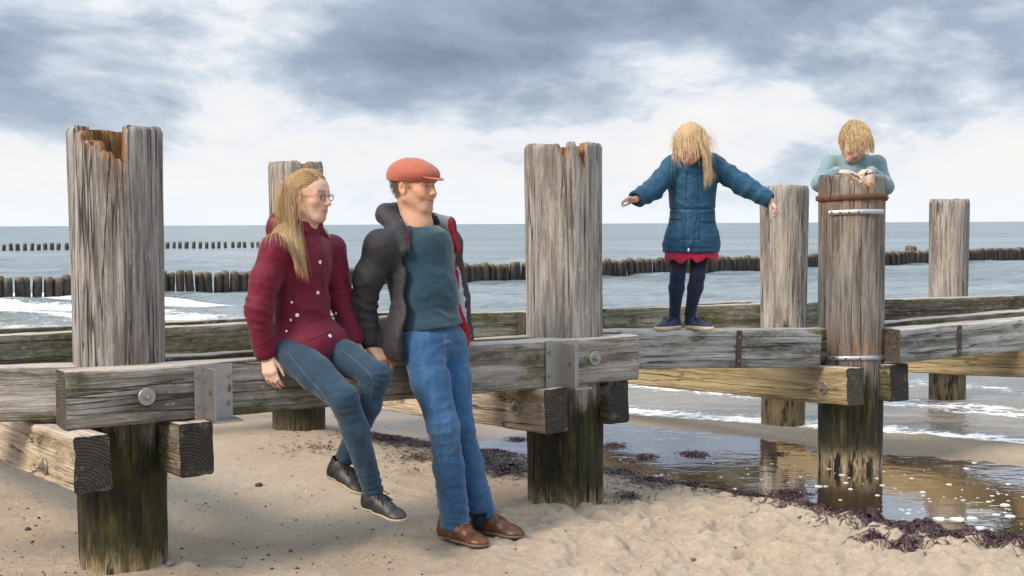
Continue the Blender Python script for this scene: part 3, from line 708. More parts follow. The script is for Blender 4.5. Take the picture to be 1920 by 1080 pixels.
# ------------------------------------------------------------------ groyne piles out in the sea
m_pile, nt, bs = new_mat('wet_groyne_wood')
co = nt.coord('Object'); oi = nt.node('ShaderNodeObjectInfo')
co2 = nt.node('ShaderNodeVectorMath', {0: co, 1: nt.node('ShaderNodeVectorMath', {0: oi.outputs['Random'], 1: (37, 37, 37)}, operation='MULTIPLY').outputs[0]}, operation='ADD').outputs[0]
n = nt.noise(nt.mapping(co2, (12, 12, 4)), 1.0, 4, 0.65); x, y, z = nt.sep(co)
pc = nt.ramp(n, [(0.3, (0.012, 0.011, 0.010)), (0.5, (0.035, 0.028, 0.022)), (0.62, (0.085, 0.055, 0.030)), (0.75, (0.18, 0.125, 0.065))])
pc = nt.mix(nt.smooth(nt.math('ADD', z, nt.math('MULTIPLY', n, 0.2)), 0.28, 0.12), pc, (0.016, 0.016, 0.016))
pc = nt.mix(nt.math('MULTIPLY', nt.smooth(z, 0.34, 0.42), 0.5), pc, (0.20, 0.16, 0.10))
P(nt, bs, Base_Color=pc, Roughness=0.6, Normal=nt.bump(n, 0.8, 0.03))
def pile_mesh(seed, h=0.46, r=0.098):
    rs = np.random.RandomState(seed); n = 12; V = []; F = []
    prof = [(-0.5, 1.05), (0.0, 1.03), (h * 0.5, 1.0), (h - 0.05, 0.97), (h - 0.012, 0.88), (h, 0.55), (h + 0.004, 0.02)]
    wob = rs.uniform(0.9, 1.1, n); tl = rs.uniform(-0.05, 0.05, 2)
    for (z, k) in prof:
        for i in range(n):
            a = 2 * math.pi * i / n; q = r * k * wob[i] * rs.uniform(0.96, 1.04); V.append((q * math.cos(a) + tl[0] * z, q * math.sin(a) + tl[1] * z, z + (0.02 * tl[0] * math.cos(a) * 10 if z > h - 0.1 else 0)))
    for j in range(len(prof) - 1):
        for i in range(n): F.append((j * n + i, j * n + (i + 1) % n, (j + 1) * n + (i + 1) % n, (j + 1) * n + i))
    o = mesh_obj('groyne_pile', V, F, m_pile); me = o.data; bpy.data.objects.remove(o); return me
PILES = [pile_mesh(s) for s in range(6)]
rs = random.Random(5)
def pile_row(A, B, step, label, group, gap_p, hs, ws, skip=None):
    A = Vector(A); B = Vector(B); L = (B - A).length; d = (B - A) / L; x = 0; k = 0; run = 0
    while x < L:
        p = A + d * x + Vector((rs.uniform(-0.04, 0.04), rs.uniform(-0.04, 0.04), 0))
        o = bpy.data.objects.new('groyne_pile', PILES[rs.randrange(6)]); COL.objects.link(o)
        s = ws * rs.uniform(0.9, 1.12); o.location = (p.x, p.y, SEA_Z - 0.02); o.scale = (s, s, hs * rs.uniform(0.9, 1.08)); o.rotation_euler = (rs.uniform(-0.04, 0.04), rs.uniform(-0.04, 0.04), rs.uniform(0, 6.28))
        tag(o, label, 'pile', group)
        x += step * rs.uniform(0.92, 1.1) * ws; run += 1
        if run >= 2 and rs.random() < gap_p: x += step * rs.uniform(0.2, 0.4); run = 0
a = gp(-40, 565, SEA_Z); b = gp(1990, 484.5, SEA_Z)
pile_row(a, b, 0.190, 'short dark wooden pile in the long groyne row nearer to the beach', 'piles of the nearer groyne', 0.16, 1.12, 1.06)
a = gp(-20, 470, SEA_Z); b = gp(486, 464.5, SEA_Z)
pile_row(a, b, 0.34, 'small dark wooden pile in the far groyne row on the open water', 'piles of the far groyne', 0.06, 1.0, 1.22)
o = bpy.data.objects.new('groyne_pile', PILES[2]); COL.objects.link(o); q = gp(1709, 493.5, SEA_Z); o.location = (q.x, q.y, SEA_Z); o.scale = (2.3, 2.3, 1.45)
tag(o, 'broad taller wooden pile rising above the groyne row', 'pile')
# ================================================================== figures: smooth-union fields meshed by surface nets
def npv(v): return np.array([v[0], v[1], v[2]], dtype=np.float64)
def nrm(v): v = npv(v); return v / np.linalg.norm(v)
class Prim:
    def __init__(s, fn, lo, hi): s.fn = fn; s.lo = np.array(lo, float); s.hi = np.array(hi, float)
def cone(a, b, ra, rb, flat=None):
    a = npv(a); b = npv(b); ab = b - a; L2 = float(ab @ ab) + 1e-12
    def fn(X, Y, Z):
        t = np.clip(((X - a[0]) * ab[0] + (Y - a[1]) * ab[1] + (Z - a[2]) * ab[2]) / L2, 0, 1)
        return np.sqrt((X - a[0] - t * ab[0]) ** 2 + (Y - a[1] - t * ab[1]) ** 2 + (Z - a[2] - t * ab[2]) ** 2) - (ra + (rb - ra) * t)
    r = max(ra, rb); return Prim(fn, np.minimum(a, b) - r, np.maximum(a, b) + r)
def ell(c, r, F=(1, 0, 0), U=(0, 0, 1)):          # radii along F, side, U
    c = npv(c); F = nrm(F); U = npv(U); S = np.cross(U, F); S /= np.linalg.norm(S); U = np.cross(F, S); r = np.array(r, float)
    def fn(X, Y, Z):
        x, y, z = X - c[0], Y - c[1], Z - c[2]
        p = [(x * A[0] + y * A[1] + z * A[2]) for A in (F, S, U)]
        k0 = np.sqrt(sum((q / k) ** 2 for q, k in zip(p, r))); k1 = np.sqrt(sum((q / (k * k)) ** 2 for q, k in zip(p, r))) + 1e-9
        return k0 * (k0 - 1) / k1
    ext = np.sqrt(sum((A * k) ** 2 for A, k in zip((F, S, U), r)))
    return Prim(fn, c - ext, c + ext)
def rbox(c, half, rad, F=(1, 0, 0), U=(0, 0, 1), taper=0.0):
    c = npv(c); F = nrm(F); U = npv(U); S = np.cross(U, F); S /= np.linalg.norm(S); U = np.cross(F, S)
    def fn(X, Y, Z):
        x, y, z = X - c[0], Y - c[1], Z - c[2]
        p = [(x * A[0] + y * A[1] + z * A[2]) for A in (F, S, U)]
        hs = half[1] * (1 + taper * p[0] / half[0])
        q = [np.abs(p[0]) - half[0] + rad, np.abs(p[1]) - hs + rad, np.abs(p[2]) - half[2] + rad]
        return np.sqrt(sum(np.maximum(k, 0) ** 2 for k in q)) + np.minimum(np.maximum(q[0], np.maximum(q[1], q[2])), 0) - rad
    ext = np.abs(F) * half[0] + np.abs(S) * half[1] * (1 + abs(taper)) + np.abs(U) * half[2]
    return Prim(fn, c - ext, c + ext)
class Layer:
    def __init__(s): s.ops = []
    def u(s, p, k=0.012): s.ops.append((p, k, 'u')); return s
    def s_(s, p, k=0.006): s.ops.append((p, k, 's')); return s
    def i(s, fn, k=0.006): s.ops.append((fn, k, 'i')); return s
    def chain(s, pts, rads, k=0.012):
        for a, b, ra, rb in zip(pts[:-1], pts[1:], rads[:-1], rads[1:]): s.u(cone(a, b, ra, rb), k)
        return s
    def mesh(s, h):
        us = [o for o in s.ops if o[2] == 'u']
        lo = np.min([o[0].lo for o in us], 0) - 4 * h - 0.012; hi = np.max([o[0].hi for o in us], 0) + 4 * h + 0.012
        n = np.ceil((hi - lo) / h).astype(int) + 1
        d = np.full(n, 1.0, dtype=np.float32); ax = [lo[k] + h * np.arange(n[k]) for k in range(3)]
        for (p, k, op) in s.ops:
            if op == 'i':
                X, Y, Z = np.ix_(*ax); v = p(X, Y, Z); a = d; b = np.broadcast_to(v, d.shape)
                hh = np.maximum(k - np.abs(a - b), 0) / k; d[:] = np.maximum(a, b) + hh * hh * k * 0.25; continue
            i0 = np.clip(np.floor((p.lo - k - 2 * h - lo) / h).astype(int), 0, n - 1); i1 = np.clip(np.ceil((p.hi + k + 2 * h - lo) / h).astype(int) + 1, 1, n)
            sl = tuple(slice(a_, b_) for a_, b_ in zip(i0, i1))
            X, Y, Z = np.ix_(*[ax[q][i0[q]:i1[q]] for q in range(3)])
            v = p.fn(X, Y, Z); a = d[sl]
            if op == 'u':
                hh = np.maximum(k - np.abs(a - v), 0) / k; d[sl] = np.minimum(a, v) - hh * hh * k * 0.25
            else:
                v = -v; hh = np.maximum(k - np.abs(a - v), 0) / k; d[sl] = np.maximum(a, v) + hh * hh * k * 0.25
        return surface_nets(d, lo, h)
def surface_nets(d, lo, h):
    sg = d < 0
    c = [(i, j, k) for i in (0, 1) for j in (0, 1) for k in (0, 1)]
    nx, ny, nz = d.shape
    cnt = np.zeros((nx - 1, ny - 1, nz - 1), dtype=np.int8)
    for (i, j, k) in c: cnt += sg[i:nx - 1 + i, j:ny - 1 + j, k:nz - 1 + k]
    act = np.argwhere((cnt > 0) & (cnt < 8))
    idx = np.full(cnt.shape, -1, dtype=np.int32); idx[act[:, 0], act[:, 1], act[:, 2]] = np.arange(len(act))
    vals = {q: d[act[:, 0] + q[0], act[:, 1] + q[1], act[:, 2] + q[2]].astype(np.float64) for q in c}
    pos = np.zeros((len(act), 3)); num = np.zeros(len(act))
    for a in c:
        for ax in range(3):
            if a[ax] == 1: continue
            b = list(a); b[ax] = 1; b = tuple(b)
            va, vb = vals[a], vals[b]; cr = (va < 0) != (vb < 0)
            t = np.where(cr, va / np.where(cr, va - vb, 1), 0)
            p = np.broadcast_to(np.array(a, float), (len(act), 3)).copy(); p[:, ax] = t
            pos[cr] += p[cr]; num += cr
    V = lo + h * (act + pos / num[:, None])
    F = []
    for ax in range(3):
        o1, o2 = [(1, 2), (2, 0), (0, 1)][ax]
        sl0 = [slice(None)] * 3; sl1 = [slice(None)] * 3; sl0[ax] = slice(0, -1); sl1[ax] = slice(1, None)
        s0 = sg[tuple(sl0)]; s1 = sg[tuple(sl1)]
        e = np.argwhere(s0 != s1)
        e = e[(e[:, o1] > 0) & (e[:, o2] > 0) & (e[:, o1] < d.shape[o1] - 1) & (e[:, o2] < d.shape[o2] - 1)]
        def cell(da, db):
            q = e.copy(); q[:, o1] -= da; q[:, o2] -= db; return idx[q[:, 0], q[:, 1], q[:, 2]]
        q = np.stack([cell(1, 1), cell(0, 1), cell(0, 0), cell(1, 0)], 1)
        fl = s0[e[:, 0], e[:, 1], e[:, 2]]
        q[~fl] = q[~fl][:, ::-1]
        F.append(q)
    F = np.concatenate(F); F = F[(F >= 0).all(1)]
    return V, F
def vnormals(o):
    n = np.zeros(len(o.data.vertices) * 3, dtype=np.float32); o.data.vertex_normals.foreach_get('vector', n); return n.reshape(-1, 3)
def get_co(o):
    c = np.zeros(len(o.data.vertices) * 3, dtype=np.float32); o.data.vertices.foreach_get('co', c); return c.reshape(-1, 3).astype(np.float64)
def displace(o, fn):
    c = get_co(o); n = vnormals(o); c = c + n * fn(c)[:, None]
    o.data.vertices.foreach_set('co', c.astype(np.float32).ravel()); o.data.update()
def smooth_mesh(V, F, it=2, lam=0.5):
    n = len(V); e = np.concatenate([F[:, [0, 1]], F[:, [1, 2]], F[:, [2, 3]], F[:, [3, 0]]])
    for _ in range(it):
        s = np.zeros((n, 3)); c = np.zeros(n)
        for k in range(3): s[:, k] = np.bincount(e[:, 0], V[e[:, 1], k], n) + np.bincount(e[:, 1], V[e[:, 0], k], n)
        c = np.bincount(e[:, 0], minlength=n) + np.bincount(e[:, 1], minlength=n)
        V = V * (1 - lam) + lam * s / np.maximum(c, 1)[:, None]
    return V
def ridged(p, f, seed): return 1 - np.abs(2 * fbm(p * f, 2, seed) - 1) * 1.6
def folds(specs, amp=0.003, freq=11, seed=1, aniso=(1, 1, 0.7)):
    """cloth wrinkles: crease bands round joints (centre, radius, axis, wavelength, height) and loose overall creasing"""
    def fn(c):
        w = fbm(c * 9, 2, seed + 3)
        d = amp * (ridged(c * np.array(aniso) + 0.06 * np.stack([w, w, w], 1), freq, seed) - 0.45) + amp * 0.5 * (ridged(c, freq * 2.3, seed + 7) - 0.45)
        for (cc, rad, axd, wl, hgt) in specs:
            q = c - npv(cc); s = q @ nrm(axd); e = np.exp(-(np.sum(q * q, 1)) / rad ** 2)
            wv = fbm(c * 7, 3, seed + 11); md = sst(fbm(c * 13 + 5.1, 2, seed + 13), 0.35, 0.65)
            ph = s / wl * 6.283 + 13.0 * wv
            cr = 1 - np.abs(np.sin(ph * 0.5)) * 1.7          # narrow crests, broad hollows
            d = d + hgt * 0.55 * e * cr * (0.25 + 0.75 * md)
        return d
    return fn
def cloth_obj(name, layer, h, mat, root, fold=None, smooth=1):
    V, F = layer.mesh(h)
    if smooth: V = smooth_mesh(V, F, smooth)
    o = mesh_obj(name, V, F, mat)
    if fold: displace(o, fold)
    adopt(o, root)
    return o
_bvh = {}
def bvh(o):
    if o.name not in _bvh: _bvh[o.name] = BVHTree.FromPolygons([tuple(v) for v in get_co(o)], [tuple(p.vertices) for p in o.data.polygons])
    return _bvh[o.name]
def hit(o, px, py):                         # the point of a garment that the photograph shows at this pixel
    d = ray(px, py).normalized(); r_ = bvh(o).ray_cast(CAMP, d, 50)
    return (r_[0], r_[1]) if r_[0] is not None else (None, None)
def spline(p, sub):
    p = np.array(p, float); e = np.vstack([2 * p[0] - p[1], p, 2 * p[-1] - p[-2]]); out = []
    for i in range(1, len(e) - 2):
        for t in np.arange(sub) / sub:
            a, b, c, d = e[i - 1], e[i], e[i + 1], e[i + 2]
            out.append(0.5 * (2 * b + (c - a) * t + (2 * a - 5 * b + 4 * c - d) * t * t + (3 * b - a - 3 * c + d) * t ** 3))
    return out + [p[-1]]
def seam(o, pxs, rad, mat, name, lift=0.0006, sub=5):
    pts = []
    pxs = spline(pxs, 6)
    for (a, b) in zip(pxs[:-1], pxs[1:]):
        for k in range(1):
            t = 0.0; p, n = hit(o, a[0] + (b[0] - a[0]) * t, a[1] + (b[1] - a[1]) * t)
            if p is not None: pts.append(p + n * lift)
    p, n = hit(o, *pxs[-1])
    if p is not None: pts.append(p + n * lift)
    # drop jumps between separate surfaces
    out = [pts[0]] if pts else []
    for p in pts[1:]:
        if (p - out[-1]).length < 0.06: out.append(p)
    if len(out) < 2: return None
    m = MB(); m.tube(out, rad, 5); q = m.build(name, mat, None, True); adopt(q, o.parent); q.parent = o; q.matrix_parent_inverse = Matrix(); return q
def stud(o, px, py, r, mat, name='snap_button', th=0.004):
    p, n = hit(o, px, py)
    if p is None: return
    m = MB(); m.disc(p - n * 0.001, n, r, th, 14, 0.0012); q = m.build(name, mat, None, True); q.parent = o
    return q

# ------------------------------------------------------------------ materials of people
def col_mat(name, rough=0.5, sss=0.0, bump=0.0, bscale=200, spec=0.4):
    m, nt, bs = new_mat(name); c = nt.attr('Col'); P(nt, bs, Base_Color=c, Roughness=rough, Specular_IOR_Level=spec)
    if sss: P(nt, bs, Subsurface_Weight=sss, Subsurface_Radius=(0.012, 0.005, 0.003), Subsurface_Scale=0.6)
    if bump: P(nt, bs, Normal=nt.bump(nt.noise(nt.coord('Object'), bscale, 3, 0.6), bump, 0.002))
    return m
def cloth_mat(name, col, rough=0.8, weave=500, bump=0.25, var=0.25, sheen=0.2, fade=None, vertex=False, crb=0.38):
    m, nt, bs = new_mat(name); co = nt.coord('Object')
    n = nt.noise(co, 14, 4, 0.6); f = nt.noise(co, weave, 2, 0.6)
    c = nt.attr('Col') if vertex else nt.mix(0.0, col, col)
    c2 = nt.mix(nt.math('MULTIPLY', n, var * 2), c, nt.mix(1.0, c, (0.55, 0.55, 0.58), 'MULTIPLY'))
    if fade: c2 = nt.mix(nt.math('MULTIPLY', nt.smooth(nt.noise(nt.mapping(co, (14, 14, 5)), 1.0, 4, 0.65), 0.45, 0.75), 0.38), c2, fade)
    c2 = nt.mix(nt.math('MULTIPLY', nt.smooth(f, 0.5, 0.7), 0.18), c2, nt.mix(1.0, c2, (1.7, 1.7, 1.7), 'MULTIPLY'))
    wv = nt.noise(co, 6, 2, 0.5, out='Color'); wc = nt.node('ShaderNodeVectorMath', {0: co, 1: nt.node('ShaderNodeVectorMath', {0: wv, 1: (0.12, 0.12, 0.12)}, operation='MULTIPLY').outputs[0]}, operation='ADD').outputs[0]
    cr = nt.math('ABSOLUTE', nt.math('SUBTRACT', nt.noise(nt.mapping(wc, (1.0, 1.0, 1.5), rot=(0.5, 0.3, 0.2)), 5.5, 2, 0.45), 0.5)); cr2 = nt.math('ABSOLUTE', nt.math('SUBTRACT', nt.noise(nt.mapping(wc, (1.6, 1.0, 1.0), (3, 1, 2), (0.2, 0.7, 0.4)), 11, 2, 0.5), 0.5))
    crease = nt.math('ADD', nt.smooth(cr, 0.10, 0.0), nt.math('MULTIPLY', nt.smooth(cr2, 0.10, 0.0), 0.5))
    b1 = nt.bump(crease, crb, 0.010)
    P(nt, bs, Base_Color=c2, Roughness=rough, Normal=nt.bump(nt.math('ADD', f, nt.math('MULTIPLY', n, 1.5)), bump, 0.003, b1), Sheen_Weight=sheen, Specular_IOR_Level=0.3)
    return m
def leather_mat(name, a, b, rough=0.45):
    m, nt, bs = new_mat(name); co = nt.coord('Object'); n = nt.noise(co, 30, 5, 0.65); f = nt.noise(co, 260, 2)
    P(nt, bs, Base_Color=nt.mix(nt.smooth(n, 0.35, 0.65), a, b), Roughness=rough, Normal=nt.bump(nt.math('ADD', n, nt.math('MULTIPLY', f, 0.3)), 0.35, 0.004)); return m
def plain(name, col, rough=0.5, metallic=0.0):
    m, nt, bs = new_mat(name); n = nt.noise(nt.coord('Object'), 90, 3); P(nt, bs, Base_Color=nt.mix(nt.math('MULTIPLY', n, 0.4), col, tuple(c * 0.7 for c in col)), Roughness=rough, Metallic=metallic); return m
SKIN = col_mat('skin', 0.5, 0.12, 0.15, 350, 0.35)
HAIR = col_mat('hair_strands', 0.5, 0, 0, 1, 0.35)
SANDY = plain('sandy_sole', (0.42, 0.36, 0.28), 0.9)
THREAD = plain('pale_stitching', (0.11, 0.15, 0.20), 0.8)
SEAMD = plain('dark_seam', (0.02, 0.022, 0.03), 0.8)
SNAP = plain('snap_metal', (0.78, 0.79, 0.80), 0.3, 0.3)

# ------------------------------------------------------------------ heads, hands, shoes, hair
class Head:
    def __init__(s, c, F, U=(0, 0, 1), size=1.0, roll=0.0):
        s.c = npv(c); s.F = nrm(F); U = npv(U); s.S = np.cross(U, s.F); s.S /= np.linalg.norm(s.S); s.U = np.cross(s.F, s.S); s.k = size
        if roll:
            c_, s_ = math.cos(roll), math.sin(roll); s.S, s.U = s.S * c_ + s.U * s_, s.U * c_ - s.S * s_
    def p(s, x, y, z): return s.c + s.k * (s.F * x + s.S * y + s.U * z)
    def loc(s, P_): q = (P_ - s.c) / s.k; return np.stack([q @ s.F, q @ s.S, q @ s.U], -1)
def add_head(L, H, child=0.0, male=0.0, smile=0.0):
    k = H.k; e = lambda c, r, kk=0.012: L.u(ell(H.p(*c), tuple(q * k for q in r), H.F, H.U), kk * k)
    e((-0.014, 0, 0.030), (0.097, 0.076, 0.088)); e((0.018, 0, 0.042), (0.073, 0.067, 0.060), 0.02)
    e((0.030, 0, -0.030), (0.060, 0.058 + 0.006 * child, 0.080 - 0.008 * child), 0.03)
    L.u(cone(H.p(0.060, 0.010, -0.093 + 0.006 * child), H.p(0.060, -0.010, -0.093 + 0.006 * child), (0.022 + 0.003 * male) * k, (0.022 + 0.003 * male) * k), 0.02 * k)
    for sgn in (-1, 1):
        L.u(cone(H.p(-0.005, sgn * 0.056, -0.045), H.p(0.050, sgn * 0.022, -0.092), (0.018 + 0.004 * male) * k, 0.016 * k), 0.025 * k)
        L.u(ell(H.p(0.058, sgn * 0.040, -0.016), (0.026 * k, 0.022 * k, 0.022 * k), H.F, H.U), 0.02 * k)
        L.u(cone(H.p(0.083, sgn * 0.010, 0.023), H.p(0.068, sgn * 0.044, 0.022), 0.010 * k, 0.008 * k), 0.016 * k)
        L.s_(ell(H.p(0.092, sgn * 0.031, 0.006), (0.016 * k, 0.019 * k, 0.010 * k), H.F, H.U), 0.012 * k)
        # lids around the eyeball
        L.u(ell(H.p(0.0735, sgn * 0.031, 0.004), (0.0135 * k, 0.0145 * k, 0.0125 * k), H.F, H.U), 0.004 * k)
        # ear
        L.u(ell(H.p(-0.012, sgn * 0.078, -0.004), (0.019 * k, 0.009 * k, 0.031 * k), nrm(H.F + 0.25 * H.U), H.U), 0.006 * k)
        L.s_(ell(H.p(-0.006, sgn * 0.087, 0.0), (0.010 * k, 0.007 * k, 0.018 * k), H.F, H.U), 0.004 * k)
    nz = 1.0 - 0.25 * child
    L.chain([H.p(0.086, 0, 0.016), H.p(0.097, 0, -0.008), H.p(0.108 - 0.006 * child, 0, -0.027)], [0.0075 * k, 0.0085 * k, 0.0115 * k * nz], 0.010 * k)
    for sgn in (-1, 1): L.u(ell(H.p(0.096, sgn * 0.012, -0.031), (0.010 * k, 0.007 * k, 0.007 * k), H.F, H.U), 0.006 * k)
    L.u(ell(H.p(0.077, 0, -0.058), (0.018 * k, 0.028 * k, 0.020 * k), H.F, H.U), 0.014 * k)
    dz = 0.007 * smile; wx = 0.014 + 0.005 * smile
    for sgn in (-1, 1):
        L.u(cone(H.p(0.0900, 0, -0.0555), H.p(0.0840 - 0.004 * smile, sgn * wx, -0.0560 + dz), 0.0046 * k, 0.0040 * k), 0.006 * k)
        L.u(cone(H.p(0.0890, 0, -0.0650), H.p(0.0830 - 0.004 * smile, sgn * wx * 0.85, -0.0635 + dz * 0.8), 0.0052 * k, 0.0042 * k), 0.006 * k)
        L.s_(cone(H.p(0.0985, 0, -0.0602), H.p(0.0900 - 0.006 * smile, sgn * (0.023 + 0.005 * smile), -0.0600 + dz * 1.3), 0.0042 * k, 0.0040 * k), 0.003 * k)
        if smile: L.u(ell(H.p(0.066, sgn * 0.038, -0.034), (0.022 * k, 0.018 * k, 0.018 * k), H.F, H.U), 0.012 * k)
def head_colors(V, H, base, lip=(0.50, 0.16, 0.13), brow=(0.16, 0.10, 0.06), hair=None, hair_fn=None, stubble=0.0, seed=0, smile=0.0):
    q = H.loc(V); x, y, z = q[:, 0], q[:, 1], q[:, 2]
    C = np.tile(np.array(base, float), (len(V), 1))
    near = np.linalg.norm(q, axis=1) < 0.17
    def blend(mask, col): C[:] = C * (1 - mask[:, None]) + np.array(col) * mask[:, None]
    n = fbm(V * 60, 3, seed)
    C *= (0.86 + 0.28 * n)[:, None]; C[:, 1:] *= (0.94 + 0.12 * fbm(V * 22, 2, seed + 9))[:, None]
    g = lambda cx, cy, cz, r: np.exp(-(((x - cx) ** 2 + (np.abs(y) - cy) ** 2 + (z - cz) ** 2) / r ** 2))
    red = tuple(np.array(base) * np.array((1.02, 0.70, 0.62)))
    blend(0.55 * g(0.065, 0.042, -0.022, 0.024) * near, red); blend(0.55 * g(0.108, 0, -0.03, 0.016) * near, red); blend(0.6 * g(-0.01, 0.082, 0, 0.03) * near, red)
    if stubble: blend(stubble * sst(-z, 0.035, 0.07) * sst(x, -0.02, 0.03) * near * (0.6 + 0.4 * n), (0.30, 0.20, 0.15))
    z_ = z; z = z - smile * 14.0 * y * y
    ml = np.exp(-((np.abs(z + 0.060) / 0.0085) ** 4)) * np.exp(-((np.abs(y) / 0.021) ** 4)) * sst(x, 0.068, 0.080)
    blend(0.85 * ml * near, lip)
    dk = np.exp(-((z + 0.0600) / 0.0022) ** 2) * np.exp(-((np.abs(y) / 0.024) ** 4)) * sst(x, 0.062, 0.078); blend(0.8 * dk * near, (0.12, 0.035, 0.03)); z = z_
    zb = 0.0265 + 0.004 * np.cos((np.abs(y) - 0.032) * 60)
    bm = np.exp(-((z - zb) / 0.0052) ** 2) * sst(np.abs(y), 0.008, 0.014) * (1 - sst(np.abs(y), 0.046, 0.054)) * sst(x, 0.05, 0.065); blend(0.95 * bm * near, brow)
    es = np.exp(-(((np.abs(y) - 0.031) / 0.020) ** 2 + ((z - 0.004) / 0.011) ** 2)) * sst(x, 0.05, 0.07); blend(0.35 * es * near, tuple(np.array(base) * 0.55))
    ll = np.exp(-((z - 0.0075 + 6 * (np.abs(y) - 0.031) ** 2 * 2) / 0.0022) ** 2) * np.exp(-((np.abs(y) - 0.031) / 0.013) ** 4) * sst(x, 0.06, 0.075); blend(0.9 * ll * near, (0.05, 0.03, 0.025))
    if hair_fn is not None:
        m = hair_fn(x, np.abs(y), z) * near; blend(m * (0.75 + 0.25 * n), hair)
    return C
def add_eyes(H, root, iris=(0.12, 0.16, 0.18)):
    for sgn in (-1, 1):
        V, F = Layer().u(ell(H.p(0.0765, sgn * 0.031, 0.0030), (0.0115 * H.k, 0.0115 * H.k, 0.0052 * H.k), H.F, H.U)).mesh(0.0018)
        o = mesh_obj('eye', V, F, col_mat_eye); q = H.loc(V); r2 = np.sqrt((q[:, 1] - sgn * 0.031) ** 2 + (q[:, 2] - 0.0035) ** 2)
        C = np.tile((0.55, 0.50, 0.48), (len(V), 1)); C[r2 < 0.0062] = iris; C[r2 < 0.0030] = (0.01, 0.01, 0.01); set_color(o, 'Col', C); adopt(o, root)
col_mat_eye = col_mat('eye_surface', 0.15, 0, 0, 1, 0.6)
def add_hand(L, wrist, d, pn, size=1.0, curl=(0.5, 0.5, 0.55, 0.6), thumb_side=1, thumb=(0.7, 0.35), spread=0.10, k=0.007):
    """d: along the fingers, pn: palm side; thumb_side picks the edge of the palm the thumb leaves from"""
    w_ = npv(wrist); d = nrm(d); pn = npv(pn); pn = nrm(pn - d * (pn @ d)); s = np.cross(d, pn) * thumb_side
    z = size
    for off, ln, cr, bl_, rr in ((0.028, 0.97, curl[0], 0.082, 0.0088), (0.0095, 1.06, curl[1], 0.086, 0.0090), (-0.0095, 1.0, curl[2], 0.082, 0.0086), (-0.027, 0.80, curl[3], 0.074, 0.0076)):
        kn = w_ + d * bl_ * z + s * off * z
        L.u(cone(w_ + s * off * 0.55 * z + d * 0.006, kn, 0.0145 * z, 0.0115 * z), 0.014 * z)
        a = 0.15 + cr; p = kn; dd = d + s * (off / 0.028) * spread; dd = nrm(dd); r0 = rr * z
        for seg, (sl, ba) in enumerate(((0.043, 0.9), (0.027, 1.15), (0.021, 0.8))):
            ang = a * ba if seg == 0 else cr * 1.25 * ba
            dd = nrm(dd * math.cos(ang) + pn * math.sin(ang)) if seg == 0 else nrm(dd * math.cos(ang) + nrm(np.cross(np.cross(dd, pn), dd)) * math.sin(ang)) if np.linalg.norm(np.cross(dd, pn)) > 0.05 else nrm(dd * math.cos(ang) - d * math.sin(ang))
            q = p + dd * sl * ln * z; L.u(cone(p, q, r0, r0 * 0.92), 0.003 if seg else 0.006); p = q; r0 *= 0.93
    tb = w_ + d * 0.022 * z + s * 0.024 * z + pn * 0.006 * z; td = nrm(d * math.cos(thumb[0]) + s * math.sin(thumb[0]) + pn * thumb[1])
    t1 = tb + td * 0.042 * z; L.u(cone(tb, t1, 0.0135 * z, 0.0105 * z), 0.010 * z)
    td2 = nrm(td + d * 0.5 + pn * thumb[1] * 0.6 - s * 0.2); t2 = t1 + td2 * 0.030 * z; L.u(cone(t1, t2, 0.0100 * z, 0.0090 * z), 0.003); t3 = t2 + nrm(td2 + d * 0.3) * 0.022 * z; L.u(cone(t2, t3, 0.0090 * z, 0.0072 * z), 0.003)
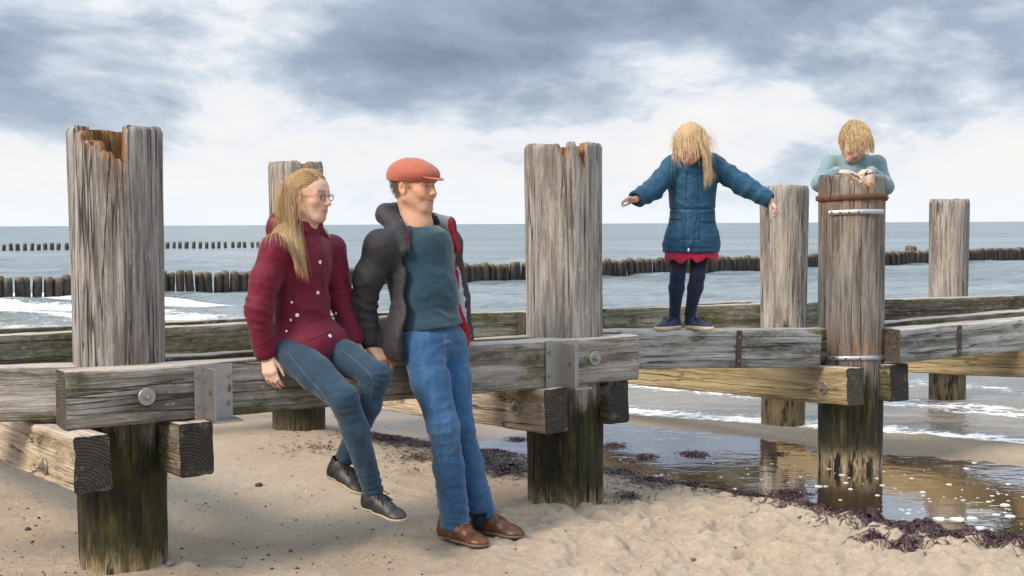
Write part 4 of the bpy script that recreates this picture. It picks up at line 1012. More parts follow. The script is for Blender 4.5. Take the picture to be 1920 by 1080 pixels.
def make_shoe(name, heel, toe, up, mat, sole_mat, root, L=0.27, w=0.047, high=0.085, lace=None, h=0.004, sole_t=0.014, label=None):
    heel = npv(heel); F = nrm(npv(toe) - heel); U = npv(up); U = nrm(U - F * (U @ F)); S = np.cross(U, F)
    zf = L / 0.27
    q = lambda x, y, z: heel + F * x * zf + S * y + U * z * zf
    def shape(A, g):
        A.u(cone(q(0.036, 0, 0.042), q(0.10, 0, 0.042), w * 0.80 + g, w * 0.86 + g), 0.02); A.u(cone(q(0.036, 0, 0.03), q(0.036, 0, high / zf * 0.95), w * 0.78 + g, w * 0.70 + g), 0.02)
        A.u(cone(q(0.080, 0, high / zf * 0.70), q(0.150, 0, 0.040), w * 0.58 + g, w * 0.66 + g), 0.02)
        A.u(cone(q(0.12, 0, 0.028), q(0.205, 0.003, 0.018), w * 0.86 + g, w * 0.70 + g), 0.02); A.u(ell(q(0.213, 0.0, 0.016), (0.055 * zf + g, w * 0.90 + g, 0.024 * zf + g), F, U), 0.02)
    A = Layer(); shape(A, 0.0)
    A.s_(cone(q(0.040, 0, high / zf + 0.004), q(0.040, 0, high / zf + 0.06), w * 0.60, w * 0.7), 0.004)
    up_ = lambda X, Y, Z: (X - heel[0]) * U[0] + (Y - heel[1]) * U[1] + (Z - heel[2]) * U[2]
    A.i(lambda X, Y, Z: sole_t - 0.003 - up_(X, Y, Z), 0.003)
    V, Fc = A.mesh(h); o = mesh_obj(name, V, Fc, mat); adopt(o, root)
    B = Layer(); shape(B, 0.0035)
    B.i(lambda X, Y, Z: np.maximum(up_(X, Y, Z) - sole_t, -up_(X, Y, Z)), 0.004)
    V, Fc = B.mesh(h * 0.8); s_o = mesh_obj('sole', V, Fc, sole_mat); s_o.parent = o
    if lace:
        m = MB()
        for k in range(4):
            x = 0.098 + 0.015 * k; zz = np.interp(x, [0.08, 0.15], [high / zf * 0.70 + w / zf * 0.60, 0.040 + w / zf * 0.68])
            m.tube([q(x - 0.006, -0.024, zz - 0.010), q(x, -0.008, zz + 0.003), q(x + 0.006, 0.010, zz + 0.003), q(x + 0.01, 0.024, zz - 0.010)], 0.0026, 5)
        zt = np.interp(0.1, [0.08, 0.15], [high / zf * 0.70 + w / zf * 0.60, 0.040 + w / zf * 0.68])
        for sg in (-1, 1):
            m.tube([q(0.10, 0, zt + 0.002), q(0.107, sg * 0.020, zt + 0.012), q(0.125, sg * 0.038, zt - 0.004), q(0.120, sg * 0.020, zt - 0.006), q(0.104, 0, zt)], 0.0024, 5)
            m.tube([q(0.10, 0, zt + 0.002), q(0.130, sg * 0.014, zt - 0.002), q(0.160, sg * 0.030, zt - 0.026)], 0.0022, 5)
        l_o = m.build('laces', lace, None, True); l_o.parent = o
    return o
def strands(name, roots, dirs, lens, H, root, cols, width=0.0035, grav=0.35, coll=(), seed=0, wind=(0, 0, 0), stiff=0.7, jit=0.10, nseg=12, taper=0.25, hk=1.03, flat=0.5, clump=0, comb=0):
    """locks of hair: each falls from its root, slides over the head and over the clothes below"""
    rs = np.random.RandomState(seed); n = len(roots)
    p = np.array(roots, float); d = np.array(dirs, float); d /= np.linalg.norm(d, axis=1)[:, None]
    g = np.array((0, 0, -1.0)) + np.array(wind); step = (np.array(lens) / nseg)[:, None]
    path = [p.copy()]; lift = 1.0 + 0.05 * rs.rand(n)
    ells = [(H.p(-0.014, 0, 0.030), (0.099 * H.k * hk, 0.079 * H.k * hk, 0.091 * H.k * hk), H.F, H.S, H.U), (H.p(0.024, 0, -0.022), (0.060 * H.k, 0.062 * H.k, 0.086 * H.k), H.F, H.S, H.U)] + [(npv(c), r, nrm(f), nrm(np.cross((0, 0, 1), f)), np.array((0, 0, 1.0))) for (c, r, f) in coll]
    wv = rs.normal(0, 1, (n, 3))
    for i in range(nseg):
        wv = 0.75 * wv + 0.5 * rs.normal(0, 1, (n, 3))
        d = stiff * d + grav * g * (0.22 if i < comb else 1.0) + jit * wv * 0.5; d /= np.linalg.norm(d, axis=1)[:, None]
        p = p + d * step
        for ei, (c, r, f, s, u) in enumerate(ells):
            q = p - c; L_ = np.stack([q @ f / r[0], q @ s / r[1], q @ u / r[2]], 1); k = np.linalg.norm(L_, axis=1) + 1e-9
            tgt = lift; ins = (k < tgt) | (ei == 0 and i < comb)
            if ins.any():
                L2 = L_[ins] / k[ins][:, None] * tgt[ins][:, None]
                newp = c + L2[:, [0]] * r[0] * f + L2[:, [1]] * r[1] * s + L2[:, [2]] * r[2] * u
                p[ins] = newp
        d2 = p - path[-1]; d = d2 / (np.linalg.norm(d2, axis=1)[:, None] + 1e-9)
        path.append(p.copy())
    Pth = np.stack(path, 1)                      # n, nseg+1, 3
    if clump:
        ng = max(4, n // clump); gi = rs.choice(n, ng, replace=False)
        for a0 in range(0, n, 400):
            dd_ = np.linalg.norm(Pth[a0:a0 + 400, None, nseg // 3] - Pth[None, gi, nseg // 3], axis=2); g_ = gi[np.argmin(dd_, 1)]
            tt_ = (np.linspace(0, 1, nseg + 1) ** 0.7)[None, :, None] * 0.5
            Pth[a0:a0 + 400] = Pth[a0:a0 + 400] * (1 - tt_) + (Pth[g_] + (Pth[a0:a0 + 400, :1] - Pth[g_, :1]) * 0.35) * tt_
    T = np.gradient(Pth, axis=1); T /= np.linalg.norm(T, axis=2, keepdims=True) + 1e-9
    out = Pth - H.p(-0.02, 0, 0.0)[None, None]; N = out - T * np.sum(out * T, 2, keepdims=True); N /= np.linalg.norm(N, axis=2, keepdims=True) + 1e-9
    B = np.cross(T, N); t = np.linspace(0, 1, nseg + 1); wd = (width * rs.uniform(0.6, 1.4, n))[:, None] * (1 - (1 - taper) * t ** 2)[None]
    wd[:, -1] *= 0.3
    Vv = []; m = nseg + 1
    for a in range(3):
        ang = a * 2 * math.pi / 3; Vv.append(Pth + B * (math.cos(ang) * wd)[..., None] + N * (math.sin(ang) * wd * flat)[..., None])
    V = np.stack(Vv, 2).reshape(-1, 3)           # n, m, 3
    base = (np.arange(n) * m * 3)[:, None, None] + (np.arange(nseg) * 3)[None, :, None] + np.arange(3)[None, None, :]
    nxt = (np.arange(n) * m * 3)[:, None, None] + (np.arange(nseg) * 3)[None, :, None] + ((np.arange(3) + 1) % 3)[None, None, :]
    F = np.stack([base, nxt, nxt + 3, base + 3], -1).reshape(-1, 4)
    o = mesh_obj(name, V, F, HAIR)
    cm = np.mean(cols, 0); cc = (cm[None] + 0.55 * (np.array(cols)[rs.randint(0, len(cols), n)] - cm[None])) * rs.uniform(0.85, 1.15, (n, 1)); cc = np.repeat(cc, m * 3, 0)
    tip = np.tile(np.repeat(np.linspace(0.85, 1.12, m), 3), n); set_color(o, 'Col', cc * tip[:, None]); adopt(o, root); return o
def scalp(H, n, seed, keep):
    rs = np.random.RandomState(seed); out = []
    while len(out) < n:
        v = rs.normal(0, 1, 3); v /= np.linalg.norm(v); q = np.array((-0.014, 0, 0.030)) + v * np.array((0.097, 0.077, 0.089))
        if keep(q[0], q[1], q[2], rs): out.append(np.concatenate([q, v]))
    out = np.array(out)
    Pw = H.c + H.k * (out[:, [0]] * H.F + out[:, [1]] * H.S + out[:, [2]] * H.U); Nw = out[:, [3]] * H.F + out[:, [4]] * H.S + out[:, [5]] * H.U
    return Pw, Nw, out

def hair_cap(H, root, cut, col, th=0.008, extra=(), seed=0, name='hair'):
    """the close mass of hair on the skull, under the loose locks"""
    L = Layer(); k = H.k
    L.u(ell(H.p(-0.016, 0, 0.032), ((0.097 + th) * k, (0.077 + th) * k, (0.089 + th) * k), H.F, H.U), 0.01)
    for p_ in extra: L.u(p_, 0.02)
    def fn(X, Y, Z):
        x = ((X - H.c[0]) * H.F[0] + (Y - H.c[1]) * H.F[1] + (Z - H.c[2]) * H.F[2]) / k; y = ((X - H.c[0]) * H.S[0] + (Y - H.c[1]) * H.S[1] + (Z - H.c[2]) * H.S[2]) / k; z = ((X - H.c[0]) * H.U[0] + (Y - H.c[1]) * H.U[1] + (Z - H.c[2]) * H.U[2]) / k
        return k * cut(x, np.abs(y), z)
    L.i(fn, 0.004)
    V, F = L.mesh(0.004); V = smooth_mesh(V, F, 1); o = mesh_obj(name, V, F, HAIR); q = H.loc(V)
    n = fbm(np.stack([q[:, 0] * 40, q[:, 1] * 260, q[:, 2] * 40], 1), 3, seed); set_color(o, 'Col', np.array(col)[None] * (0.55 + 0.8 * n)[:, None]); displace(o, lambda c: 0.004 * (fbm(c * 90, 2, seed) - 0.5)); adopt(o, root); return o
# ================================================================== the woman on the beam
def J(px, py, Y): return npv(at(px, py, Y))
def person(name, loc, label):
    e = empty(name, loc); tag(e, label, 'person'); return e
def body_obj(layer, h, root, H, base, **kw):
    V, F = layer.mesh(h); V = smooth_mesh(V, F, 1, 0.35); o = mesh_obj('body', V, F, SKIN); set_color(o, 'Col', head_colors(V, H, base, **kw)); adopt(o, root); return o

def build_woman():
    root = person('person', (-0.90, 5.28, 0.815), 'woman with long blond hair in a burgundy jacket sitting on the beam')
    Fd = nrm((0.83, -0.55, 0)); Ld = nrm((0.55, 0.83, 0)); Uz = np.array((0, 0, 1.0))
    pel, wai, che, nek = J(563, 645, 5.33), J(566, 572, 5.32), J(563, 492, 5.31), J(572, 432, 5.30)
    shR, elR, wrR = J(517, 470, 5.17), J(485, 580, 5.13), J(497, 664, 5.17)
    shL, elL, wrL = J(620, 468, 5.45), J(638, 558, 5.46), J(662, 638, 5.42)
    hipR, knR, anR = J(540, 655, 5.23), J(650, 752, 5.00), J(699, 918, 5.12)
    hipL, knL, anL = J(592, 640, 5.39), J(712, 708, 5.15), J(648, 858, 5.24)
    H = Head(J(580, 369, 5.28), (0.90, -0.42, -0.06), size=0.90)
    B = Layer(); add_head(B, H)
    B.chain([H.p(-0.022, 0, -0.045), nek + Uz * 0.0], [0.050, 0.050], 0.02)
    B.chain([nek, che, wai, pel], [0.05, 0.075, 0.075, 0.08], 0.03); B.u(cone(shR, shL, 0.04, 0.04), 0.03)
    B.chain([shR, elR, wrR], [0.038, 0.032, 0.024], 0.01); B.chain([shL, elL, wrL], [0.038, 0.032, 0.024], 0.01)
    B.chain([hipR, knR, anR], [0.05, 0.030, 0.026], 0.01); B.chain([hipL, knL, anL], [0.05, 0.030, 0.026], 0.01)
    add_hand(B, J(500, 668, 5.165), (0.20, -0.30, -0.75), (0.25, 0.95, -0.25), 0.86, (0.28, 0.34, 0.36, 0.34), 1, (0.5, 0.3), 0.04)
    add_hand(B, wrL, (0.3, -0.3, -0.8), (0, 0.9, -0.3), 0.84, (0.3, 0.3, 0.3, 0.3), -1)
    fair = (0.62, 0.40, 0.30)
    body_obj(B, 0.0042, root, H, fair, brow=(0.22, 0.14, 0.08), lip=(0.52, 0.19, 0.17), seed=1)
    add_eyes(H, root, (0.10, 0.14, 0.16))
    # jacket
    A = Layer()
    A.u(ell(che - Uz * 0.01, (0.112, 0.152, 0.125), Fd), 0.03); A.u(ell(wai, (0.106, 0.130, 0.15), Fd), 0.05); A.u(ell(pel + Fd * 0.01, (0.140, 0.175, 0.12), Fd), 0.06)
    A.u(cone(pel + Fd * 0.02 - Uz * 0.01, pel + Fd * 0.10 - Uz * 0.015 - Ld * 0.05, 0.10, 0.085), 0.05); A.u(cone(pel + Fd * 0.02, pel + Fd * 0.10 + Ld * 0.06, 0.10, 0.085), 0.05)
    A.u(cone(shR, shL, 0.058, 0.056), 0.04); A.u(cone(che + Uz * 0.07, nek, 0.10, 0.060), 0.05)
    A.chain([shR, (shR + elR) / 2 + np.array((-0.008, 0, 0)), elR, wrR + (elR - wrR) * 0.05], [0.057, 0.058, 0.053, 0.044], 0.025)
    A.chain([shL, elL, wrL], [0.062, 0.056, 0.044], 0.025)
    hem = pel + Fd * 0.05 - Uz * 0.075; hn = nrm((0.20, 0.1, -1.0))          # cut at the hem
    arm_lo = [(wrR, nrm(wrR - elR)), (wrL, nrm(wrL - elL))]
    def hemcut(X, Y, Z):
        q = (X - hem[0]) * hn[0] + (Y - hem[1]) * hn[1] + (Z - hem[2]) * hn[2]
        a = np.sqrt((X - wrR[0]) ** 2 + (Y - wrR[1]) ** 2 + (Z - wrR[2]) ** 2) - 0.11
        b = np.sqrt((X - wrL[0]) ** 2 + (Y - wrL[1]) ** 2 + (Z - wrL[2]) ** 2) - 0.085
        return np.minimum(q, np.minimum(a, b))
    A.i(hemcut, 0.006)
    for w_, e_ in ((wrR, elR), (wrL, elL)):
        d_ = nrm(w_ - e_); A.s_(cone(w_ + d_ * 0.035, w_ + d_ * 0.12, 0.034, 0.09), 0.004); A.s_(cone(w_ - d_ * 0.02, w_ + d_ * 0.05, 0.033, 0.034), 0.004)
    # stand collar and the hood lying on the back
    for k in range(9):
        a0 = -2.5 + 5.0 * k / 9; a1 = -2.5 + 5.0 * (k + 1) / 9
        rr = lambda a: nek - Fd * 0.012 + (-Fd * math.cos(a) * 0.072 + Ld * math.sin(a) * 0.066) + Uz * (0.010 + 0.030 * math.cos(a * 0.5)) - Uz * 0.02
        A.u(cone(rr(a0), rr(a1), 0.017, 0.017), 0.010); A.u(cone(rr(a0) + Uz * 0.025, rr(a1) + Uz * 0.025, 0.011, 0.011), 0.012)
    A.u(ell(nek - Fd * 0.105 - Uz * 0.005, (0.055, 0.105, 0.085), nrm(Fd + 0.4 * Uz)), 0.025)
    A.u(cone(nek - Fd * 0.10 - Ld * 0.07 + Uz * 0.05, nek - Fd * 0.10 + Ld * 0.07 + Uz * 0.05, 0.022, 0.022), 0.02)
    A.s_(ell(nek + Uz * 0.085 - Fd * 0.015, (0.058, 0.054, 0.10), Fd), 0.008); A.s_(cone(nek + Fd * 0.075 + Uz * 0.08, nek + Fd * 0.085 - Uz * 0.025, 0.050, 0.012), 0.008)
    fold = folds([(elR, 0.10, elR - shR, 0.036, 0.009), ((elR + wrR) / 2, 0.07, wrR - elR, 0.030, 0.006), (elL, 0.09, elL - shL, 0.036, 0.007), (wai + Fd * 0.06, 0.12, (0.3, 0, 1), 0.06, 0.008), (shR, 0.08, elR - shR, 0.05, 0.004)], 0.004, 8, 3)
    BURG = cloth_mat('burgundy_softshell', (0.135, 0.004, 0.022), 0.7, 700, 0.15, 0.15, 0.1, crb=0.22)
    jk = cloth_obj('jacket', A, 0.0055, BURG, root, fold)
    for (px, py, r) in ((600, 492, 0.0085), (596, 549, 0.0085), (622, 588, 0.0085), (630, 588, 0.0060), (619, 630, 0.0085), (557, 591, 0.0085), (547, 567, 0.0055), (545, 600, 0.0055), (537, 621, 0.0055)): stud(jk, px, py, r, SNAP)
    DK = plain('burgundy_stitch', (0.06, 0.003, 0.012), 0.9)
    for pts in ([(606, 470), (604, 520), (612, 560), (626, 590), (622, 634)], [(546, 566), (557, 578), (556, 592), (540, 618)], [(470, 654), (508, 640)], [(556, 470), (552, 540), (551, 562)], [(505, 661), (560, 645), (622, 622)]): seam(jk, pts, 0.0011, DK, 'seam')
    # jeans
    D = Layer()
    D.u(ell(pel - Uz * 0.02, (0.115, 0.155, 0.095), Fd), 0.03)
    D.chain([hipR, hipR + (knR - hipR) * 0.5, knR + (hipR - knR) * 0.04, knR + (anR - knR) * 0.33, anR + (anR - knR) * 0.02], [0.079, 0.071, 0.056, 0.053, 0.040], 0.02)
    D.chain([hipL, hipL + (knL - hipL) * 0.5, knL + (hipL - knL) * 0.04, knL + (anL - knL) * 0.33, anL + (anL - knL) * 0.02], [0.079, 0.070, 0.055, 0.052, 0.040], 0.02)
    for a_, k_ in ((anR, knR), (anL, knL)):
        d_ = nrm(a_ - k_); D.i((lambda a_, d_: (lambda X, Y, Z: np.where(np.sqrt((X - a_[0]) ** 2 + (Y - a_[1]) ** 2 + (Z - a_[2]) ** 2) < 0.12, (X - a_[0]) * d_[0] + (Y - a_[1]) * d_[1] + (Z - a_[2]) * d_[2] - 0.012, -1.0)))(a_, d_), 0.004)
    fold = folds([(knR, 0.09, anR - knR, 0.034, 0.006), (knL, 0.09, anL - knL, 0.034, 0.006), (anR, 0.10, anR - knR, 0.030, 0.008), (anL, 0.09, anL - knL, 0.030, 0.006), (hipR + (knR - hipR) * 0.2, 0.10, (1, 0, 0.4), 0.05, 0.004)], 0.0022, 10, 5)
    DEN = cloth_mat('dark_denim', (0.016, 0.046, 0.080), 0.8, 900, 0.3, 0.3, 0.15, (0.035, 0.082, 0.125), crb=0.26)
    je = cloth_obj('jeans', D, 0.005, DEN, root, fold)
    seam(je, [(540, 662), (575, 705), (610, 745), (632, 790), (646, 840), (668, 905)], 0.0011, THREAD, 'side_seam', 0.0004, 7)
    seam(je, [(640, 655), (668, 678), (692, 700), (700, 722), (690, 760)], 0.0011, THREAD, 'side_seam', 0.0004, 7)
    BLK = leather_mat('black_leather', (0.012, 0.012, 0.013), (0.028, 0.027, 0.027), 0.5); LACE = plain('black_lace', (0.012, 0.012, 0.015), 0.8)
    h1 = J(684, 951, 5.16); t1 = J(772, 984, 4.98); make_shoe('shoe', h1, t1, (0.10, -0.25, 1), BLK, SANDY, root, 0.235, 0.042, 0.085, LACE)
    h2 = J(618, 893, 5.28); t2 = J(690, 934, 5.10); make_shoe('shoe', h2, t2, (0.35, -0.2, 0.9), BLK, SANDY, root, 0.235, 0.042, 0.085, LACE)
    m = MB(); m.tube([anR - (anR - knR) * 0.03, anR + nrm(anR - knR) * 0.045], [0.034, 0.036], 14); adopt(m.build('sock', SEAMD, None, True), root)
    # hair: combed back from the forehead, hanging in front of both shoulders
    def keep(x, y, z, rs): return (z > 0.050 + 0.75 * max(0, x - 0.042) and not (x > 0.072 and z < 0.09)) or (x < -0.022 and z > -0.045) if not (y > 0.012 and x > 0.025) else False
    blond = [(0.46, 0.30, 0.145), (0.57, 0.395, 0.21), (0.34, 0.21, 0.10), (0.66, 0.50, 0.30)]
    hair_cap(H, root, lambda x, y, z: np.minimum(np.maximum(x - 0.044 - 0.42 * (z - 0.055), 0.040 - z - 0.35 * np.maximum(-x - 0.0, 0)), np.maximum(x + 0.022, -0.075 - z)), (0.42, 0.275, 0.135), 0.007, (cone(H.p(-0.075, 0, 0.0), H.p(-0.085, 0, -0.10), 0.060 * H.k, 0.045 * H.k),), 3)
    Pw, Nw, q = scalp(H, 6500, 3, keep)
    side = np.sign(q[:, 1] + 0.018)[:, None]
    dirs = Nw * 0.05 + H.S[None] * side * 0.32 - H.F[None] * (0.80 + 0.4 * (q[:, [0]] > 0.03) + 0.9 * (q[:, [1]] > 0.0)) + H.U[None] * 0.02
    rs_ = np.random.RandomState(8); lens = np.where(q[:, 1] > 0, 0.28, 0.30) * rs_.uniform(0.65, 1.08, len(q))
    coll = [(che + Uz * 0.01, (0.124, 0.172, 0.170), Fd), (nek - Fd * 0.105, (0.062, 0.112, 0.090), Fd), (npv(shR), (0.070, 0.070, 0.070), (1, 0, 0)), (npv(nek), (0.060, 0.060, 0.09), (1, 0, 0))]
    strands('hair', Pw, dirs, lens, H, root, blond, 0.0008, 0.36, coll, 5, (-0.04, -0.03, 0), 0.70, 0.03, 18, 0.4, 1.045, comb=7)
    # locks brought forward over the near shoulder, a thinner lot on the far side, a few flying ones
    sel = (q[:, 1] < -0.02) & (q[:, 2] < 0.05) & (q[:, 0] < -0.03); P2, N2 = Pw[sel][:1500], Nw[sel][:1500]
    strands('hair', P2, N2 * 0.15 - H.U[None] * 0.95 + H.F[None] * 0.10, rs_.uniform(0.24, 0.37, len(P2)), H, root, blond, 0.0009, 0.32, coll, 6, (0.16, -0.16, 0), 0.74, 0.03, 18, 0.4, 1.07)
    sel = (q[:, 1] > 0.02) & (q[:, 2] < 0.06) & (q[:, 0] < -0.02); P3, N3 = Pw[sel][:800], Nw[sel][:800]
    strands('hair', P3, N3 * 0.10 - H.U[None] * 0.95 - H.F[None] * 0.25, rs_.uniform(0.22, 0.34, len(P3)), H, root, blond, 0.0009, 0.32, coll, 7, (0.07, 0.0, 0), 0.74, 0.03, 18, 0.4, 1.06)
    sel = (q[:, 2] > 0.10); P4, N4 = Pw[sel][:30], Nw[sel][:30]
    strands('hair', P4, N4 * 0.4 + H.F[None] * 0.9, rs_.uniform(0.04, 0.09, len(P4)), H, root, blond, 0.0008, 0.06, (), 9, (0.4, 0, 0.1), 0.9, 0.10, 8, 0.5, 1.0, clump=0)
    # glasses
    GM = plain('silver_wire', (0.16, 0.15, 0.16), 0.25, 0.6); ORG = plain('orange_temple', (0.55, 0.17, 0.03), 0.4)
    gl = empty('glasses', root.location); gl.parent = root; gl.matrix_parent_inverse = Matrix.Translation(-Vector(root.location))
    def gadd(o): o.parent = gl; o.matrix_parent_inverse = Matrix.Translation(-Vector(root.location)); return o
    for sgn in (-1, 1):
        m = MB(); pts = [H.p(0.1005 - 0.006 * abs(math.cos(a) * 0.021 + 0.0) / 0.021, sgn * 0.033 + 0.0205 * math.cos(a), 0.002 + 0.0145 * math.sin(a)) for a in np.linspace(0, 2 * math.pi, 21)]
        m.tube(pts, 0.0017, 5, False); gadd(m.build('lens_rim', GM, None, True))
        m = MB(); m.tube([H.p(0.095, sgn * 0.054, 0.006), H.p(0.07, sgn * 0.071, 0.008), H.p(0.0, sgn * 0.0815, 0.010), H.p(-0.02, sgn * 0.081, -0.004)], 0.0019, 6); gadd(m.build('temple', ORG, None, True))
    m = MB(); m.tube([H.p(0.100, -0.013, 0.006), H.p(0.106, 0, 0.009), H.p(0.100, 0.013, 0.006)], 0.0011, 5); gadd(m.build('nose_bridge', GM, None, True))
    return root
woman = build_woman()

# ================================================================== the man leaning on the beam
def build_man():
    root = person('person', (-0.32, 5.50, 0.0), 'man in an orange flat cap and open grey jacket leaning on the beam')
    Fd = nrm((0.76, -0.65, 0)); Ld = nrm((0.65, 0.76, 0)); Uz = np.array((0, 0, 1.0))
    pel, wai, che, nek = J(812, 628, 5.50), J(806, 560, 5.53), J(792, 478, 5.57), J(780, 418, 5.58)
    shR, elR, wrR = J(714, 464, 5.43), J(682, 570, 5.46), J(697, 646, 5.46)
    shL, elL, wrL = J(836, 460, 5.76), J(857, 560, 5.82), J(870, 640, 5.78)
    hipR, knR, anR = J(788, 648, 5.43), J(832, 800, 5.30), J(853, 972, 5.40)
    hipL, knL, anL = J(838, 645, 5.56), J(860, 800, 5.45), J(900, 955, 5.54)
    H = Head(J(777, 353, 5.57), (0.86, -0.50, 0.02), size=0.965)
    B = Layer(); add_head(B, H, 0, 1.0, 0.8)
    B.chain([H.p(-0.028, 0, -0.05), nek], [0.055, 0.059], 0.02); B.u(cone(H.p(0.01, 0, -0.08), nek + Fd * 0.03, 0.04, 0.05), 0.02)
    B.chain([nek, che, wai, pel], [0.06, 0.085, 0.085, 0.085], 0.03); B.u(cone(shR, shL, 0.05, 0.05), 0.03)
    B.chain([shR, elR, wrR], [0.045, 0.038, 0.029], 0.01); B.chain([shL, elL, wrL], [0.045, 0.038, 0.029], 0.01)
    B.chain([hipR, knR, anR], [0.06, 0.036, 0.032], 0.01); B.chain([hipL, knL, anL], [0.06, 0.036, 0.032], 0.01)
    add_hand(B, J(698, 650, 5.45), (0.55, -0.30, -0.42), (0.10, 0.45, -0.9), 1.0, (0.75, 0.8, 0.85, 0.85), 1, (0.5, 0.5), 0.03)
    add_hand(B, wrL, (0.05, -0.2, -0.9), (-0.6, 0.3, 0), 1.0, (0.6, 0.6, 0.6, 0.6), -1)
    tan = (0.56, 0.315, 0.215)
    hairc = (0.16, 0.105, 0.065)
    hf = lambda x, y, z: sst(-x, -0.020 + 0.0, 0.012) * sst(z, -0.055, -0.035) * (1 - 0.0 * z) * np.where((np.abs(x + 0.012) < 0.026) & (y > 0.068) & (z < 0.03), 0, 1) + sst(z, 0.045, 0.055) * sst(-x, -0.055, -0.04)
    body_obj(B, 0.0045, root, H, tan, brow=(0.11, 0.07, 0.045), lip=(0.42, 0.13, 0.11), hair=hairc, hair_fn=lambda x, y, z: np.clip(hf(x, y, z), 0, 1), stubble=0.18, seed=2, smile=0.8)
    add_eyes(H, root, (0.08, 0.09, 0.09))
    # sweater
    S = Layer()
    S.u(ell(che - Uz * 0.02, (0.120, 0.156, 0.145), Fd), 0.03); S.u(ell(wai, (0.112, 0.142, 0.17), Fd), 0.06); S.u(ell(pel + Uz * 0.015, (0.118, 0.152, 0.10), Fd), 0.05)
    S.u(cone(shR + Ld * 0.03 + Uz * 0.01, shL - Ld * 0.03 + Uz * 0.01, 0.058, 0.058), 0.05); S.u(cone(che + Uz * 0.05, nek - Uz * 0.030, 0.115, 0.072), 0.05)
    S.s_(ell(nek + Uz * 0.020 + Fd * 0.022, (0.080, 0.074, 0.078), nrm(Fd + 0.25 * Uz)), 0.006)
    hz = at(812, 613, 5.42).z
    S.i(lambda X, Y, Z: hz - Z + 0 * X + 0 * Y + 0.10 * ((X - pel[0]) * Ld[0] + (Y - pel[1]) * Ld[1]), 0.006)
    TEAL = cloth_mat('teal_knit', (0.014, 0.050, 0.072), 0.9, 600, 0.35, 0.2, 0.3, crb=0.16)
    sw = cloth_obj('sweater', S, 0.0055, TEAL, root, folds([(wai + Fd * 0.1, 0.16, (0.5, 0, 1), 0.07, 0.007), (pel + Fd * 0.1 + Uz * 0.05, 0.14, (0.1, 0, 1), 0.038, 0.006), (che + Fd * 0.1 + Ld * 0.08, 0.1, (1, 0, 0.7), 0.06, 0.004)], 0.003, 7, 13))
    m = MB(); m.tube([nek + Fd * 0.022 + (Fd * math.cos(a) * 0.074 + Ld * math.sin(a) * 0.072) + Uz * (-0.024 - 0.026 * math.cos(a)) for a in np.linspace(-2.4, 2.4, 25)], 0.0075, 8); o = m.build('neckband', TEAL, None, True); o.parent = sw
    # open rain jacket: a shell with thickness, front panels hanging at the sides
    A = Layer()
    A.u(ell(che - Uz * 0.02 - Fd * 0.012, (0.145, 0.182, 0.160), Fd), 0.03); A.u(ell(wai - Fd * 0.01, (0.145, 0.176, 0.20), Fd), 0.08); A.u(cone(pel - Ld * 0.06 - Fd * 0.02 - Uz * 0.02, pel + Ld * 0.06 - Fd * 0.02 - Uz * 0.02, 0.165, 0.165), 0.06)
    A.u(cone(shR + Uz * 0.006, shL + Uz * 0.006, 0.074, 0.074), 0.05); A.u(cone(che + Uz * 0.10 - Fd * 0.02, nek - Uz * 0.01 - Fd * 0.02, 0.13, 0.085), 0.04)
    I = [(ell(che + Fd * 0.03, (0.152, 0.171, 0.23), Fd), 0.01), (ell(wai + Fd * 0.03, (0.155, 0.166, 0.22), Fd), 0.02), (cone(pel - Ld * 0.05 + Fd * 0.01, pel + Ld * 0.05 + Fd * 0.01, 0.148, 0.148), 0.02), (cone(pel - Uz * 0.15 + Fd * 0.02, pel - Uz * 0.25 + Fd * 0.02, 0.19, 0.22), 0.02), (cone(nek - Uz * 0.10 + Fd * 0.03, nek + Uz * 0.12 + Fd * 0.05, 0.085, 0.085), 0.02)]
    for p_, k_ in I: A.s_(p_, k_)
    fr = che + Fd * 0.055
    def opening(X, Y, Z):
        f = (X - fr[0]) * Fd[0] + (Y - fr[1]) * Fd[1]; l = (X - fr[0]) * Ld[0] + (Y - fr[1]) * Ld[1]
        dz = Z - che[2]
        return f - 0.00 - 0.05 * np.clip((np.abs(l) - 0.15) / 0.05, 0, 1) - 0.10 * np.clip(dz - 0.06, 0, 0.2)
    A.i(opening, 0.008)
    hemz = at(720, 672, 5.45).z
    A.i(lambda X, Y, Z: hemz - Z + 0 * X + 0 * Y, 0.006)
    # sleeves
    A.chain([shR, (shR + elR) / 2 + np.array((-0.012, -0.01, 0)), elR + np.array((-0.004, 0, 0)), wrR + (elR - wrR) * 0.06], [0.060, 0.060, 0.054, 0.045], 0.03)
    A.chain([shL, elL, wrL + (elL - wrL) * 0.08], [0.062, 0.056, 0.046], 0.03)
    for w_, e_ in ((wrR, elR), (wrL, elL)):
        d_ = nrm(w_ - e_); A.s_(cone(w_ - d_ * 0.03, w_ + d_ * 0.06, 0.038, 0.040), 0.004)
    # hood bunched behind the neck, turned-out collar flaps
    A.u(ell(nek - Fd * 0.105 + Uz * 0.035 - Ld * 0.02, (0.042, 0.100, 0.056), nrm(Fd + 0.6 * Uz)), 0.03)
    A.u(cone(nek - Fd * 0.085 - Ld * 0.09 + Uz * 0.055, nek - Fd * 0.09 + Ld * 0.08 + Uz * 0.050, 0.028, 0.027), 0.03)
    A.u(cone(nek - Fd * 0.085 - Ld * 0.10 + Uz * 0.035, nek + Fd * 0.030 - Ld * 0.130 - Uz * 0.035, 0.040, 0.034), 0.025)
    A.u(cone(nek + Fd * 0.030 - Ld * 0.130 - Uz * 0.035, nek + Fd * 0.085 - Ld * 0.150 - Uz * 0.115, 0.034, 0.020), 0.02)
